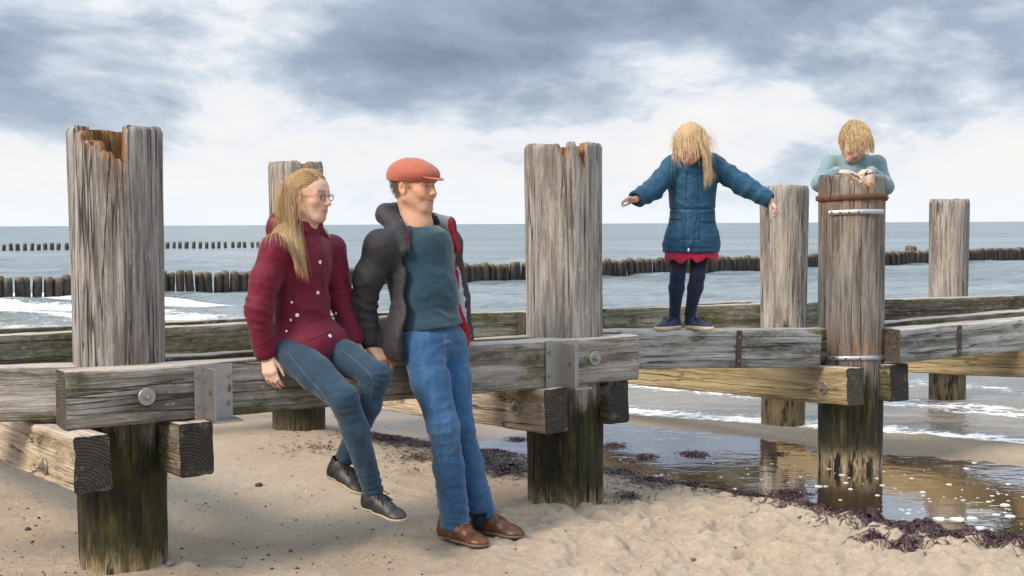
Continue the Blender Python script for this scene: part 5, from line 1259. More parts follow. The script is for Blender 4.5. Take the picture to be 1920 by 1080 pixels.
    A.u(cone(nek - Fd * 0.07 + Ld * 0.09 + Uz * 0.03, nek + Fd * 0.055 + Ld * 0.150 - Uz * 0.005, 0.034, 0.028), 0.02)
    A.u(cone(nek + Fd * 0.055 + Ld * 0.150 - Uz * 0.005, nek + Fd * 0.075 + Ld * 0.185 - Uz * 0.12, 0.026, 0.014), 0.02)
    A.s_(ell(nek + Uz * 0.09 + Fd * 0.005, (0.080, 0.078, 0.13), Fd), 0.01)
    V, F_ = A.mesh(0.0055); V = smooth_mesh(V, F_, 1)
    JM = cloth_mat('grey_rain_jacket', (0.05, 0.05, 0.055), 0.68, 900, 0.12, 0.15, 0.05, vertex=True, crb=0.24)
    jk = mesh_obj('jacket', V, F_, JM)
    displace(jk, folds([(elR, 0.11, elR - shR, 0.045, 0.010), ((shR + elR) / 2, 0.12, (0.6, 0, 1), 0.07, 0.006), (wrR + (elR - wrR) * 0.2, 0.08, wrR - elR, 0.03, 0.007), (elL, 0.1, elL - shL, 0.045, 0.008), (nek - Fd * 0.1, 0.12, (0.5, 0.2, 1), 0.05, 0.006)], 0.0045, 7, 17))
    V = get_co(jk); N = vnormals(jk); adopt(jk, root)
    q = V - che; f = q @ Fd; l = q @ Ld; nl = N @ Ld; nf = N @ Fd
    C = np.tile((0.034, 0.033, 0.037), (len(V), 1))
    away = np.linalg.norm(V - shL, axis=1) > 0.06
    inner = ((l > 0.10) & (nl < -0.15) & (f > -0.05)) | ((l < -0.10) & (nl > 0.3) & (f > -0.02) & (q[:, 2] > 0.03))
    near_sleeve = (np.linalg.norm(V - (shR + elR) / 2, axis=1) < 0.11)
    inner &= ~near_sleeve
    C[inner] = (0.46, 0.46, 0.48)
    redm = inner & (((f > 0.045) & (l > 0)) | (np.abs(q[:, 2] + 0.05) < 0.010) | ((l < 0) & (f > 0.03)))
    C[redm] = (0.45, 0.014, 0.030)
    edge = (np.abs(f - (0.055 + 0.05 * np.clip((np.abs(l) - 0.15) / 0.05, 0, 1))) < 0.012) & ~inner & (q[:, 2] < 0.02) & (l < 0) & ~near_sleeve
    C[edge] = (0.012, 0.013, 0.018)
    set_color(jk, 'Col', C)
    m = MB(); d_ = nrm(wrR - elR); m.tube([wrR - d_ * 0.012, wrR + d_ * 0.008], [0.040, 0.037], 16); o = m.build('cuff', SEAMD, None, True); o.parent = jk
    for pts in ([(757, 480), (766, 540), (764, 600), (755, 672)], [(727, 560), (718, 600), (712, 634)]): seam(jk, pts, 0.0018, SEAMD, 'seam')
    # jeans
    D = Layer()
    D.u(ell(pel - Uz * 0.03, (0.112, 0.146, 0.115), Fd), 0.03)
    D.chain([hipR, hipR + (knR - hipR) * 0.45, knR, knR + (anR - knR) * 0.45, anR + (anR - knR) * 0.08], [0.088, 0.080, 0.063, 0.062, 0.064], 0.025)
    D.chain([hipL, hipL + (knL - hipL) * 0.45, knL, knL + (anL - knL) * 0.45, anL + (anL - knL) * 0.08], [0.088, 0.080, 0.063, 0.062, 0.064], 0.025)
    tz = hz + 0.02
    D.i(lambda X, Y, Z: Z - tz + 0 * X + 0 * Y, 0.004)
    for a_, k_ in ((anR, knR), (anL, knL)):
        d_ = nrm(a_ - k_); D.i((lambda a_, d_: (lambda X, Y, Z: np.where(np.sqrt((X - a_[0]) ** 2 + (Y - a_[1]) ** 2 + (Z - a_[2]) ** 2) < 0.16, (X - a_[0]) * d_[0] + (Y - a_[1]) * d_[1] + (Z - a_[2]) * d_[2] - 0.028, -1.0)))(a_, d_), 0.004)
        D.s_(cone(a_ + d_ * 0.02, a_ + d_ * 0.08, 0.050, 0.055), 0.004)
    DEN = cloth_mat('blue_denim', (0.022, 0.090, 0.210), 0.8, 900, 0.35, 0.35, 0.2, (0.10, 0.22, 0.36), crb=0.26)
    je = cloth_obj('jeans', D, 0.005, DEN, root, folds([(hipR + Fd * 0.08, 0.13, (1, 0, 0.6), 0.05, 0.006), (knR, 0.12, anR - knR, 0.05, 0.007), (knR + (anR - knR) * 0.5, 0.14, (0.4, 0, 1), 0.07, 0.006), (anR, 0.13, (0.2, 0, 1), 0.045, 0.009), (anL, 0.13, (-0.2, 0, 1), 0.045, 0.009), (pel + Fd * 0.1 - Uz * 0.08, 0.12, (-0.4, 0, 1), 0.045, 0.007), (knL, 0.1, anL - knL, 0.05, 0.006)], 0.003, 9, 19))
    for pts in ([(752, 655), (775, 720), (795, 780), (808, 850), (832, 968)], [(820, 850), (838, 920), (862, 975)], [(756, 628), (780, 628), (800, 616)], [(852, 615), (850, 650), (838, 665)], [(820, 976), (840, 968), (866, 972)]): seam(je, pts, 0.0011, THREAD, 'seam', 0.0004, 7)
    BR = leather_mat('brown_leather', (0.13, 0.045, 0.016), (0.055, 0.020, 0.009), 0.42); LC = plain('tan_lace', (0.30, 0.145, 0.06), 0.8)
    SOL = plain('grey_sandy_sole', (0.17, 0.15, 0.13), 0.9)
    h1 = J(826, 1006, 5.46); t1 = J(918, 1021, 5.25); h1[2] = max(h1[2], 0.004); t1[2] = h1[2]
    make_shoe('shoe', h1, t1, (0, 0, 1), BR, SOL, root, 0.285, 0.049, 0.092, LC)
    h2 = J(884, 993, 5.60); t2 = J(977, 1010, 5.44); h2[2] = max(h2[2], 0.004); t2[2] = h2[2]
    make_shoe('shoe', h2, t2, (0, 0, 1), BR, SOL, root, 0.285, 0.049, 0.092, LC)
    for a_ in (anR, anL):
        m = MB(); m.tube([a_ - Uz * 0.0, a_ + np.array((0.004, 0, -0.07))], [0.040, 0.042], 14); adopt(m.build('sock', SEAMD, None, True), root)
    # flat cap
    K = Layer()
    K.u(ell(H.p(-0.012, 0, 0.066), (0.112, 0.090, 0.070), nrm(H.F - 0.10 * H.U), H.U), 0.02); K.u(ell(H.p(0.030, 0, 0.066), (0.090, 0.083, 0.040), nrm(H.F - 0.16 * H.U), H.U), 0.03)
    K.u(ell(H.p(-0.060, 0, 0.040), (0.060, 0.080, 0.055), H.F, H.U), 0.03)
    K.i(lambda X, Y, Z: -((X - H.p(0, 0, 0.036)[0]) * (H.U + 0.16 * H.F)[0] + (Y - H.p(0, 0, 0.036)[1]) * (H.U + 0.16 * H.F)[1] + (Z - H.p(0, 0, 0.036)[2]) * (H.U + 0.16 * H.F)[2]) - 0.012 - 0.0, 0.006)
    V, F_ = K.mesh(0.004); V = smooth_mesh(V, F_, 1)
    CAPM = cloth_mat('orange_linen', (0.43, 0.125, 0.075), 0.85, 420, 0.5, 0.25, 0.2, crb=0.15)
    cap = mesh_obj('flat_cap', V, F_, CAPM); displace(cap, folds([], 0.0022, 12, 23)); adopt(cap, root)
    Bm = Layer(); Bm.u(ell(H.p(0.088, 0, 0.046), (0.058, 0.066, 0.0075), nrm(H.F - 0.28 * H.U), H.U), 0.01)
    V, F_ = Bm.mesh(0.003); o = mesh_obj('brim', V, F_, CAPM); o.parent = cap
    # short hair below the cap at temple and nape
    Pw, Nw, q = scalp(H, 900, 5, lambda x, y, z, rs: x < 0.030 and z < 0.055 and z > -0.05 - 0.3 * min(0, x) * 0 and not (x > -0.035 and z < 0.0 and abs(y) > 0.05) and (x < -0.02 or z > 0.0))
    strands('hair', Pw, Nw * 0.12 - H.U[None] * 0.8 - H.F[None] * 0.3, np.full(len(q), 0.014), H, root, [(0.20, 0.13, 0.08), (0.27, 0.19, 0.12), (0.13, 0.085, 0.05)], 0.0009, 0.1, (), 3, (0, 0, 0), 0.9, 0.05, 4, 0.5, 1.005, clump=0)
    m = MB(); p = J(688, 663, 5.43)
    return root
man = build_man()
# ================================================================== the girl balancing on the beam
def build_girl():
    zb = 0.80; Y0 = 6.70
    root = person('person', (0.93, Y0, zb), 'girl in a blue parka with arms spread, balancing on the beam')
    Uz = np.array((0, 0, 1.0)); Fd = nrm((-0.10, -1, 0)); Ld = nrm((1, -0.10, 0))
    nek, che, wai, hip = J(1297, 300, 6.70), J(1298, 342, 6.70), J(1298, 395, 6.70), J(1297, 452, 6.70)
    sA, eA, wA = J(1262, 312, 6.68), J(1224, 356, 6.62), J(1193, 373, 6.52)      # arm on the left of the picture
    sB, eB, wB = J(1334, 308, 6.68), J(1394, 347, 6.64), J(1443, 376, 6.58)
    hA, kA, aA = J(1274, 468, 6.72), J(1270, 524, 6.67), J(1265, 586, 6.71)
    hB, kB, aB = J(1312, 468, 6.72), J(1307, 524, 6.67), J(1294, 586, 6.72)
    H = Head(J(1293, 273, 6.63), (-0.10, -0.74, -0.64), (0.06, 0, 1), size=0.90)
    B = Layer(); add_head(B, H, 1.0)
    B.chain([H.p(-0.03, 0, -0.04), nek], [0.042, 0.042], 0.02); B.chain([nek, che, wai, hip], [0.05, 0.075, 0.07, 0.075], 0.03); B.u(cone(sA, sB, 0.03, 0.03), 0.02)
    B.chain([sA, eA, wA], [0.030, 0.026, 0.020], 0.01); B.chain([sB, eB, wB], [0.030, 0.026, 0.020], 0.01)
    B.chain([hA, kA, aA, aA - Uz * 0.05], [0.045, 0.030, 0.022, 0.022], 0.01); B.chain([hB, kB, aB, aB - Uz * 0.05], [0.045, 0.030, 0.022, 0.022], 0.01)
    add_hand(B, J(1192, 374, 6.52), (-0.85, -0.35, 0.05), (0.15, -0.5, -0.85), 0.58, (0.45, 0.40, 0.40, 0.45), -1, (0.7, 0.3), 0.10, 0.005)
    add_hand(B, J(1444, 377, 6.575), (0.55, -0.30, -0.70), (-0.5, 0.2, -0.85), 0.58, (0.12, 0.45, 0.55, 0.60), 1, (0.5, 0.3), 0.10, 0.005)
    fair = (0.66, 0.42, 0.32)
    body_obj(B, 0.0042, root, H, fair, brow=(0.40, 0.28, 0.16), lip=(0.55, 0.20, 0.18), seed=4)
    add_eyes(H, root)
    # parka
    A = Layer()
    A.u(ell(che, (0.100, 0.128, 0.14), Fd), 0.03); A.u(ell(wai, (0.098, 0.118, 0.13), Fd), 0.06); A.u(ell(hip + Uz * 0.02, (0.112, 0.138, 0.12), Fd), 0.06); A.u(cone(hip - Ld * 0.045 - Uz * 0.03, hip + Ld * 0.045 - Uz * 0.03, 0.100, 0.100), 0.04)
    A.u(cone(hip - Ld * 0.045 - Uz * 0.12, hip + Ld * 0.045 - Uz * 0.12, 0.102, 0.102), 0.04)
    A.u(cone(sA, sB, 0.052, 0.052), 0.04); A.u(cone(che + Uz * 0.07, nek, 0.085, 0.058), 0.03)
    A.chain([sA, eA, wA + (eA - wA) * 0.12], [0.056, 0.052, 0.044], 0.025); A.chain([sB, eB, wB + (eB - wB) * 0.12], [0.056, 0.050, 0.043], 0.025)
    hz = at(1297, 474, 6.6).z
    A.i(lambda X, Y, Z: hz - Z + 0 * X + 0 * Y, 0.012)
    for w_, e_ in ((wA, eA), (wB, eB)):
        d_ = nrm(w_ - e_); A.s_(cone(w_ - d_ * 0.03, w_ + d_ * 0.06, 0.030, 0.033), 0.004)
    for k in range(8):
        a0 = -2.3 + 4.6 * k / 8; a1 = -2.3 + 4.6 * (k + 1) / 8; rr = lambda a: nek + (-Fd * math.cos(a) * 0.062 + Ld * math.sin(a) * 0.066) + Uz * (0.000 + 0.012 * math.cos(a))
        A.u(cone(rr(a0), rr(a1), 0.020, 0.020), 0.012)
    A.u(ell(nek - Fd * 0.085 - Uz * 0.01, (0.05, 0.095, 0.075), Fd), 0.02)
    A.s_(ell(nek + Uz * 0.09 + Fd * 0.01, (0.052, 0.052, 0.085), Fd), 0.008)
    BLU = cloth_mat('blue_parka', (0.008, 0.066, 0.132), 0.6, 800, 0.15, 0.2, 0.1, crb=0.28)
    dA, dB = eA - sA, eB - sB
    def quilt(c):
        q = c - che; z = q[:, 2]; l = q @ Ld; body = np.exp(-(l / 0.15) ** 4)
        d = -0.006 * body * np.exp(-((c[:, 2] - at(1298, 392, 6.6).z) / 0.007) ** 2) - 0.004 * body * np.exp(-((c[:, 2] - at(1298, 449, 6.6).z) / 0.005) ** 2) - 0.004 * body * np.exp(-((c[:, 2] - at(1298, 466, 6.6).z) / 0.004) ** 2)
        for (s, e, w_) in ((sA, eA, wA), (sB, eB, wB)):
            t = ((c - s) @ nrm(w_ - s)); m_ = sst(np.abs(l), 0.12, 0.16)
            d = d + m_ * 0.0045 * (1 - 1.7 * np.abs(np.sin(t / 0.075 * 3.1416 + 4.5 * fbm(c * 7, 2, 5)))) * (0.3 + 0.9 * fbm(c * 15, 2, 9))
        return d + folds([(che + Fd * 0.1, 0.14, (0.8, 0, 1), 0.045, 0.006), (hip + Fd * 0.1, 0.12, (-0.6, 0, 1), 0.05, 0.004)], 0.0035, 10, 31)(c)
    pk = cloth_obj('parka', A, 0.005, BLU, root, quilt)
    SB = plain('dark_blue_stitch', (0.006, 0.030, 0.075), 0.8)
    for pts in ([(1287, 318), (1285, 392), (1282, 470)], [(1308, 318), (1307, 392), (1297, 473)], [(1257, 391), (1296, 391), (1341, 390)], [(1245, 410), (1278, 410)], [(1252, 398), (1277, 398), (1278, 410)], [(1310, 414), (1344, 414)], [(1311, 399), (1343, 399), (1345, 414)], [(1245, 448), (1277, 449), (1278, 412)], [(1308, 450), (1343, 450), (1346, 414)], [(1245, 466), (1350, 467)], [(1311, 399), (1310, 450)]): seam(pk, pts, 0.0022, SB, 'seam')
    for pts in ([(1247, 411), (1276, 411)], [(1312, 416), (1344, 415)]): seam(pk, pts, 0.0040, SB, 'pocket_flap', 0.001)
    p, n = hit(pk, 1291, 467)
    if p is not None:
        m = MB(); m.box(p + n * 0.001, (0.004, 0, 0), (0, 0.001, 0), (0.001, 0, 0.012)); o = m.build('white_tag', plain('white_label', (0.75, 0.75, 0.75), 0.6)); o.parent = pk
    # skirt
    SK = Layer(); SK.u(cone(hip - Ld * 0.045 - Uz * 0.07, hip + Ld * 0.045 - Uz * 0.07, 0.090, 0.090), 0.03); SK.u(cone(hip - Ld * 0.05 - Uz * 0.13, hip + Ld * 0.05 - Uz * 0.13, 0.094, 0.094), 0.03)
    sz_ = at(1297, 489, 6.6).z
    SK.i(lambda X, Y, Z: sz_ - Z + 0.012 * np.sin(X * 70) + 0.05 * (X - hip[0]) + 0 * Y, 0.004); SK.s_(cone(hip - Uz * 0.13, hip - Uz * 0.3, 0.075, 0.12), 0.004); SK.s_(cone(hip - Uz * 0.13 - Ld * 0.05, hip - Uz * 0.3 - Ld * 0.05, 0.07, 0.09), 0.004); SK.s_(cone(hip - Uz * 0.13 + Ld * 0.05, hip - Uz * 0.3 + Ld * 0.05, 0.07, 0.09), 0.004)
    cloth_obj('skirt', SK, 0.005, cloth_mat('raspberry_cord', (0.38, 0.012, 0.055), 0.85, 600, 0.3, 0.2, 0.2), root, folds([(hip - Uz * 0.13, 0.2, (1, 0, 0), 0.035, 0.006)], 0.003, 12, 33))
    T = Layer(); T.chain([hA, kA + (hA - kA) * 0.1, kA + (aA - kA) * 0.25, aA, aA - Uz * 0.055], [0.052, 0.038, 0.040, 0.027, 0.030], 0.015); T.chain([hB, kB + (hB - kB) * 0.1, kB + (aB - kB) * 0.25, aB, aB - Uz * 0.055], [0.052, 0.038, 0.040, 0.027, 0.030], 0.015)
    cloth_obj('tights', T, 0.004, cloth_mat('navy_tights', (0.006, 0.013, 0.040), 0.85, 900, 0.2, 0.2, 0.2, crb=0.1), root, folds([(kA, 0.06, (0, 0, 1), 0.025, 0.002), (aA, 0.05, (0, 0, 1), 0.02, 0.003), (aB, 0.05, (0, 0, 1), 0.02, 0.003)], 0.0010, 14, 35))
    NV = leather_mat('navy_suede', (0.014, 0.026, 0.060), (0.030, 0.050, 0.095), 0.75); GUM = plain('gum_sole', (0.62, 0.50, 0.36), 0.7); LC = plain('navy_lace', (0.012, 0.016, 0.035), 0.8)
    zt = 0.803
    for (hx, tx, yy, dy) in ((1272, 1236, 6.73, -0.10), (1290, 1322, 6.74, -0.10)):
        h_ = J(hx, 612, yy); h_[2] = zt; t_ = J(tx, 612, yy + dy); t_[2] = zt
        make_shoe('shoe', h_, t_, (0, 0, 1), NV, GUM, root, 0.178, 0.033, 0.062, LC, 0.0035, 0.020)
    # hair blown forward
    rs_ = np.random.RandomState(2)
    hair_cap(H, root, lambda x, y, z: np.minimum(np.maximum(x - 0.068 - 0.25 * (z - 0.06), 0.050 - z), np.maximum(x + 0.01, -0.05 - z)), (0.44, 0.29, 0.135), 0.009, (), 5)  # cap darker than the locks: shade at the parting put into its colour
    Pw, Nw, q = scalp(H, 5200, 9, lambda x, y, z, rs: (z > 0.055 and x < 0.048) or (x < 0.0 and z > -0.04))
    blond = [(0.62, 0.45, 0.24), (0.72, 0.56, 0.34), (0.50, 0.34, 0.17), (0.80, 0.66, 0.45)]
    side = np.where(q[:, 1] + 0.02 * rs_.randn(len(q)) > -0.015, 1.0, -1.0)[:, None]
    coll = [(che + Uz * 0.01, (0.112, 0.138, 0.15), Fd), (nek - Fd * 0.085, (0.055, 0.10, 0.08), Fd)]
    strands('hair', Pw, Nw * 0.15 + H.S[None] * side * 1.25 - H.U[None] * 0.15 - H.F[None] * 0.75, np.where(q[:, 1] > -0.015, 0.32, 0.20) * rs_.uniform(0.50, 1.10, len(q)), H, root, blond, 0.0009, 0.33, coll, 15, (0.06, 0.03, 0), 0.74, 0.035, 16, 0.4, 1.05, comb=5)
    sel = q[:, 0] > 0.03; P2 = Pw[sel][:170]; N2 = Nw[sel][:170]
    strands('hair', P2, N2 * 0.5 + H.F[None] * 0.4 - H.U[None] * 0.4 + H.S[None] * rs_.uniform(-0.6, 0.7, (len(P2), 1)), rs_.uniform(0.09, 0.17, len(P2)), H, root, blond, 0.0007, 0.22, (), 16, (0.1, -0.15, 0), 0.8, 0.07, 12, 0.4, 1.06, clump=6)
    return root
girl = build_girl()

# ================================================================== the boy behind the banded post
def build_boy():
    root = person('person', (2.03, 7.56, 0.765), 'boy in a light blue hoodie leaning over the top of the banded post, head bowed')
    Uz = np.array((0, 0, 1.0)); Fd = nrm((0.0, -1, 0)); Ld = nrm((1, 0, 0))
    nek, che, wai, pel = J(1602, 302, 7.68), J(1602, 338, 7.70), J(1602, 400, 7.70), J(1602, 440, 7.70)
    sA, eA, wA = J(1558, 308, 7.70), J(1537, 344, 7.60), J(1570, 322, 7.44)
    sB, eB, wB = J(1644, 308, 7.70), J(1660, 350, 7.64), J(1633, 324, 7.46)
    wA[2] = wB[2] = 1.652
    H = Head(J(1601, 267, 7.60), (0.12, -0.74, -0.62), (0.10, 0, 1), size=0.93)
    B = Layer(); add_head(B, H, 0.8)
    B.chain([H.p(-0.03, 0, -0.04), nek], [0.044, 0.046], 0.02); B.chain([nek, che, wai, pel], [0.055, 0.08, 0.075, 0.08], 0.03); B.u(cone(sA, sB, 0.035, 0.035), 0.02)
    B.chain([sA, eA, wA], [0.034, 0.028, 0.022], 0.01); B.chain([sB, eB, wB], [0.034, 0.028, 0.022], 0.01)
    fA, fB = J(1590, 610, 7.60), J(1618, 610, 7.60); fA[2] = fB[2] = 0.80
    kA, kB = (pel + fA) / 2 + Fd * 0.02 - Ld * 0.02, (pel + fB) / 2 + Fd * 0.02 + Ld * 0.02
    B.chain([pel - Ld * 0.045, kA, fA], [0.06, 0.042, 0.032], 0.01); B.chain([pel + Ld * 0.045, kB, fB], [0.06, 0.042, 0.032], 0.01)
    add_hand(B, wA, (0.85, -0.30, 0.02), (0, 0.05, -1), 0.72, (0.15, 0.2, 0.2, 0.25), -1, (0.7, 0.1), 0.10, 0.005)
    add_hand(B, wB, (-0.75, -0.45, 0.05), (0, 0.05, -1), 0.72, (0.5, 0.55, 0.5, 0.5), 1, (0.7, 0.1), 0.10, 0.005)
    body_obj(B, 0.0045, root, H, (0.68, 0.44, 0.34), brow=(0.40, 0.28, 0.16), lip=(0.55, 0.20, 0.18), seed=6)
    add_eyes(H, root)
    A = Layer()
    A.u(ell(che, (0.105, 0.140, 0.14), Fd), 0.03); A.u(ell(wai, (0.10, 0.130, 0.14), Fd), 0.06); A.u(ell(pel + Uz * 0.03, (0.105, 0.135, 0.08), Fd), 0.05)
    A.u(cone(sA, sB, 0.052, 0.052), 0.04); A.u(cone(che + Uz * 0.07, nek, 0.09, 0.055), 0.04)
    A.chain([sA, eA, wA + (eA - wA) * 0.03], [0.053, 0.047, 0.034], 0.02); A.chain([sB, eB, wB + (eB - wB) * 0.03], [0.053, 0.047, 0.034], 0.02)
    A.u(cone(nek + Ld * 0.065 + Uz * 0.005 - Fd * 0.02, nek - Fd * 0.075 - Uz * 0.0, 0.034, 0.040), 0.02); A.u(cone(nek - Ld * 0.065 - Fd * 0.02, nek - Fd * 0.075, 0.032, 0.040), 0.02); A.u(cone(nek + Ld * 0.065 + Uz * 0.005 - Fd * 0.02, nek + Fd * 0.05 - Uz * 0.03, 0.030, 0.024), 0.02); A.u(cone(nek - Ld * 0.065 - Fd * 0.02, nek + Fd * 0.05 - Uz * 0.03, 0.028, 0.024), 0.02)
    A.s_(ell(nek + Uz * 0.08 + Fd * 0.02, (0.058, 0.054, 0.08), Fd), 0.008)
    HD = cloth_mat('light_blue_fleece', (0.19, 0.285, 0.31), 0.9, 500, 0.3, 0.2, 0.3)
    cloth_obj('hoodie', A, 0.005, HD, root, folds([(eA, 0.08, (1, 0, 0.5), 0.03, 0.006), (eB, 0.08, (-0.4, 0, 1), 0.03, 0.006), (che + Fd * 0.1, 0.12, (0.7, 0, 1), 0.04, 0.005), ((sA + eA) / 2, 0.07, (0.5, 0, 1), 0.03, 0.005)], 0.003, 10, 41))
    D = Layer(); D.u(ell(pel - Uz * 0.02, (0.095, 0.125, 0.08), Fd), 0.03); D.chain([pel - Ld * 0.05, kA, fA + Uz * 0.03], [0.075, 0.055, 0.045], 0.02); D.chain([pel + Ld * 0.05, kB, fB + Uz * 0.03], [0.075, 0.055, 0.045], 0.02)
    cloth_obj('trousers', D, 0.006, cloth_mat('dark_trousers', (0.02, 0.025, 0.04), 0.85, 800, 0.2, 0.2, 0.2), root)
    NV = bpy.data.materials['navy_suede']; GUM = bpy.data.materials['gum_sole']
    for f_ in (fA, fB):
        h_ = f_ + np.array((0, 0.05, 0)); h_[2] = 0.768; make_shoe('shoe', h_, h_ + np.array((0, -0.2, 0)), (0, 0, 1), NV, GUM, root, 0.195, 0.036, 0.068, None, 0.004, 0.018)
    rs_ = np.random.RandomState(4)
    hair_cap(H, root, lambda x, y, z: np.minimum(np.maximum(x - 0.055 - 0.3 * (z - 0.05), 0.040 - z), np.maximum(x - 0.0, -0.03 - z)), (0.48, 0.33, 0.16), 0.005, (), 7)
    Pw, Nw, q = scalp(H, 4500, 12, lambda x, y, z, rs: z > 0.035 + 0.4 * max(0, x - 0.03) or (x < 0.01 and z > -0.035))
    blond = [(0.60, 0.43, 0.22), (0.66, 0.48, 0.26), (0.42, 0.28, 0.13), (0.74, 0.58, 0.36)]
    crown = np.array((-0.075, 0.0, 0.085)); out = q[:, :3] - crown; out /= np.linalg.norm(out, axis=1)[:, None] + 1e-9
    dw = out[:, [0]] * H.F + out[:, [1]] * H.S + out[:, [2]] * H.U
    strands('hair', Pw, dw * 0.9 + Nw * 0.06 + np.array((0.25, 0, 0))[None], np.where(q[:, 0] > 0.0, 0.085, 0.050) * rs_.uniform(0.6, 1.15, len(q)), H, root, blond, 0.0009, 0.22, (), 21, (0.15, 0, 0), 0.75, 0.035, 8, 0.3, 1.04, clump=9)
    sel = (np.linalg.norm(q[:, :3] - crown, axis=1) < 0.045); P2 = Pw[sel][:50]; N2 = Nw[sel][:50]
    strands('hair', P2, N2 * 0.7 + np.array((-0.5, 0, 0.5))[None], rs_.uniform(0.025, 0.045, len(P2)), H, root, blond, 0.0013, -0.02, (), 22, (0, 0, 0), 0.95, 0.08, 6, 0.2, 1.0)
    return root
boy = build_boy()
# ================================================================== small things on the beach
rsw = np.random.RandomState(77)
m_weed, nt, bs = new_mat('dark_seaweed')
n = nt.noise(nt.coord('Object'), 40, 3, 0.6)
P(nt, bs, Base_Color=nt.ramp(n, [(0.3, (0.010, 0.005, 0.007)), (0.5, (0.042, 0.015, 0.017)), (0.68, (0.095, 0.032, 0.030)), (0.8, (0.10, 0.06, 0.03))]), Roughness=0.4, Specular_IOR_Level=0.5)
def weed_patch(name, spots, label):
    V = []; F = []
    for (px, py, rx, ry, cnt) in spots:
        for _ in range(int(cnt * 2.6)):
            a = rsw.uniform(0, 6.283); r_ = abs(rsw.normal(0, 0.55)); p0 = gp(px + 1.25 * rx * r_ * math.cos(a), py + 1.35 * ry * r_ * math.sin(a), -0.02)
            x, y = p0.x, p0.y; th = rsw.uniform(0, 6.283); L = rsw.uniform(0.02, 0.075); w_ = rsw.uniform(0.0012, 0.0040); n_ = 5; hgt = rsw.uniform(0.002, 0.030) * max(0.2, 1 - r_); bend = rsw.uniform(-1.6, 1.6)
            b0 = len(V); 
            for k in range(n_):
                t = k / (n_ - 1); zz = hgt * math.sin(math.pi * (0.15 + 0.7 * t)) + 0.003
                ww = w_ * (1 - 0.6 * abs(2 * t - 1)); tw = rsw.uniform(-0.8, 0.8)
                sx_, sy_ = -math.sin(th) * ww, math.cos(th) * ww
                V.append((x + sx_, y + sy_, zz + ww * tw)); V.append((x - sx_, y - sy_, zz - ww * tw))
                x += math.cos(th) * L / n_; y += math.sin(th) * L / n_; th += bend / n_ + rsw.uniform(-0.3, 0.3)
            for k in range(n_ - 1): F.append((b0 + 2 * k, b0 + 2 * k + 1, b0 + 2 * k + 3, b0 + 2 * k + 2))
    V = np.array(V); V[:, 2] += np.maximum(sand_h(V[:, 0], V[:, 1]), PUD_Z - 0.012)
    o = mesh_obj(name, V, np.array(F), m_weed); tag(o, label, 'seaweed', kind='stuff'); return o
weed_patch('seaweed_wrack', [(740, 828, 70, 12, 420), (820, 838, 90, 14, 520), (900, 868, 80, 18, 700), (950, 885, 60, 16, 600), (930, 852, 90, 12, 420), (970, 820, 40, 6, 120), (690, 822, 60, 8, 90), (780, 868, 90, 14, 90), (600, 850, 120, 20, 60)], 'dark purple seaweed strewn on the sand beside the man')
weed_patch('seaweed_wrack', [(1150, 832, 40, 9, 200), (1210, 852, 50, 8, 160), (1300, 848, 50, 9, 240), (1160, 880, 70, 14, 420), (1230, 905, 90, 14, 380), (1330, 915, 90, 12, 300), (1460, 847, 30, 5, 60), (1180, 940, 60, 8, 60)], 'dark seaweed at the puddle end beyond the notched pale post')
weed_patch('seaweed_wrack', [(1420, 935, 60, 10, 240), (1510, 952, 60, 12, 420), (1560, 962, 60, 12, 420), (1640, 985, 80, 14, 620), (1720, 1000, 70, 14, 560), (1800, 1018, 80, 12, 620), (1890, 1028, 70, 12, 520), (1640, 1040, 30, 5, 60), (1700, 1045, 40, 5, 60), (1480, 920, 90, 12, 260)], 'dark red-brown seaweed band along the near edge of the puddle')
m_leaf, nt, bs = new_mat('floating_weed'); P(nt, bs, Base_Color=(0.02, 0.012, 0.012, 1), Roughness=0.3)
# foam bubbles drifting on the puddle
m_foam, nt, bs = new_mat('sea_foam'); P(nt, bs, Base_Color=(0.62, 0.61, 0.59, 1), Roughness=0.5, Normal=nt.bump(nt.voronoi(nt.coord('Object'), 160), 0.6, 0.004))
V = []; F = []
spots = [(1762, 973, 0.030), (1796, 974, 0.036), (1822, 972, 0.026), (1838, 990, 0.024), (1868, 965, 0.02), (1884, 947, 0.026), (1893, 968, 0.026), (1703, 963, 0.014), (1890, 908, 0.016), (1860, 930, 0.012), (1806, 938, 0.012)]
for _ in range(60): spots.append((rsw.normal(1500, 150), rsw.normal(900, 22), abs(rsw.normal(0, 0.008)) + 0.003))
for _ in range(60): spots.append((rsw.uniform(1640, 1920), rsw.normal(945, 30), abs(rsw.normal(0, 0.005)) + 0.003))
for (px, py, r_) in spots:
    p0 = gp(px, py, PUD_Z)
    if sand_h(np.array([p0.x]), np.array([p0.y]))[0] > PUD_Z: continue
    b0 = len(V); ns = 9; ph = rsw.uniform(0, 6); el = rsw.uniform(0.6, 1.0)
    for (k, h) in ((1.0, 0.0005), (0.8, 0.35), (0.4, 0.5)):
        for i in range(ns):
            a = 2 * math.pi * i / ns; q = r_ * k * (1 + 0.18 * math.sin(3 * a + ph)); V.append((p0.x + q * math.cos(a), p0.y + q * el * math.sin(a), PUD_Z + 0.001 + r_ * h * 0.45))
    for j in range(2):
        for i in range(ns): F.append((b0 + j * ns + i, b0 + j * ns + (i + 1) % ns, b0 + (j + 1) * ns + (i + 1) % ns, b0 + (j + 1) * ns + i))
    F.append(tuple(b0 + 2 * ns + i for i in range(ns)))
o = mesh_obj('puddle_foam', V, F, m_foam); tag(o, 'white foam bubbles floating on the brown puddle', 'foam', kind='stuff')
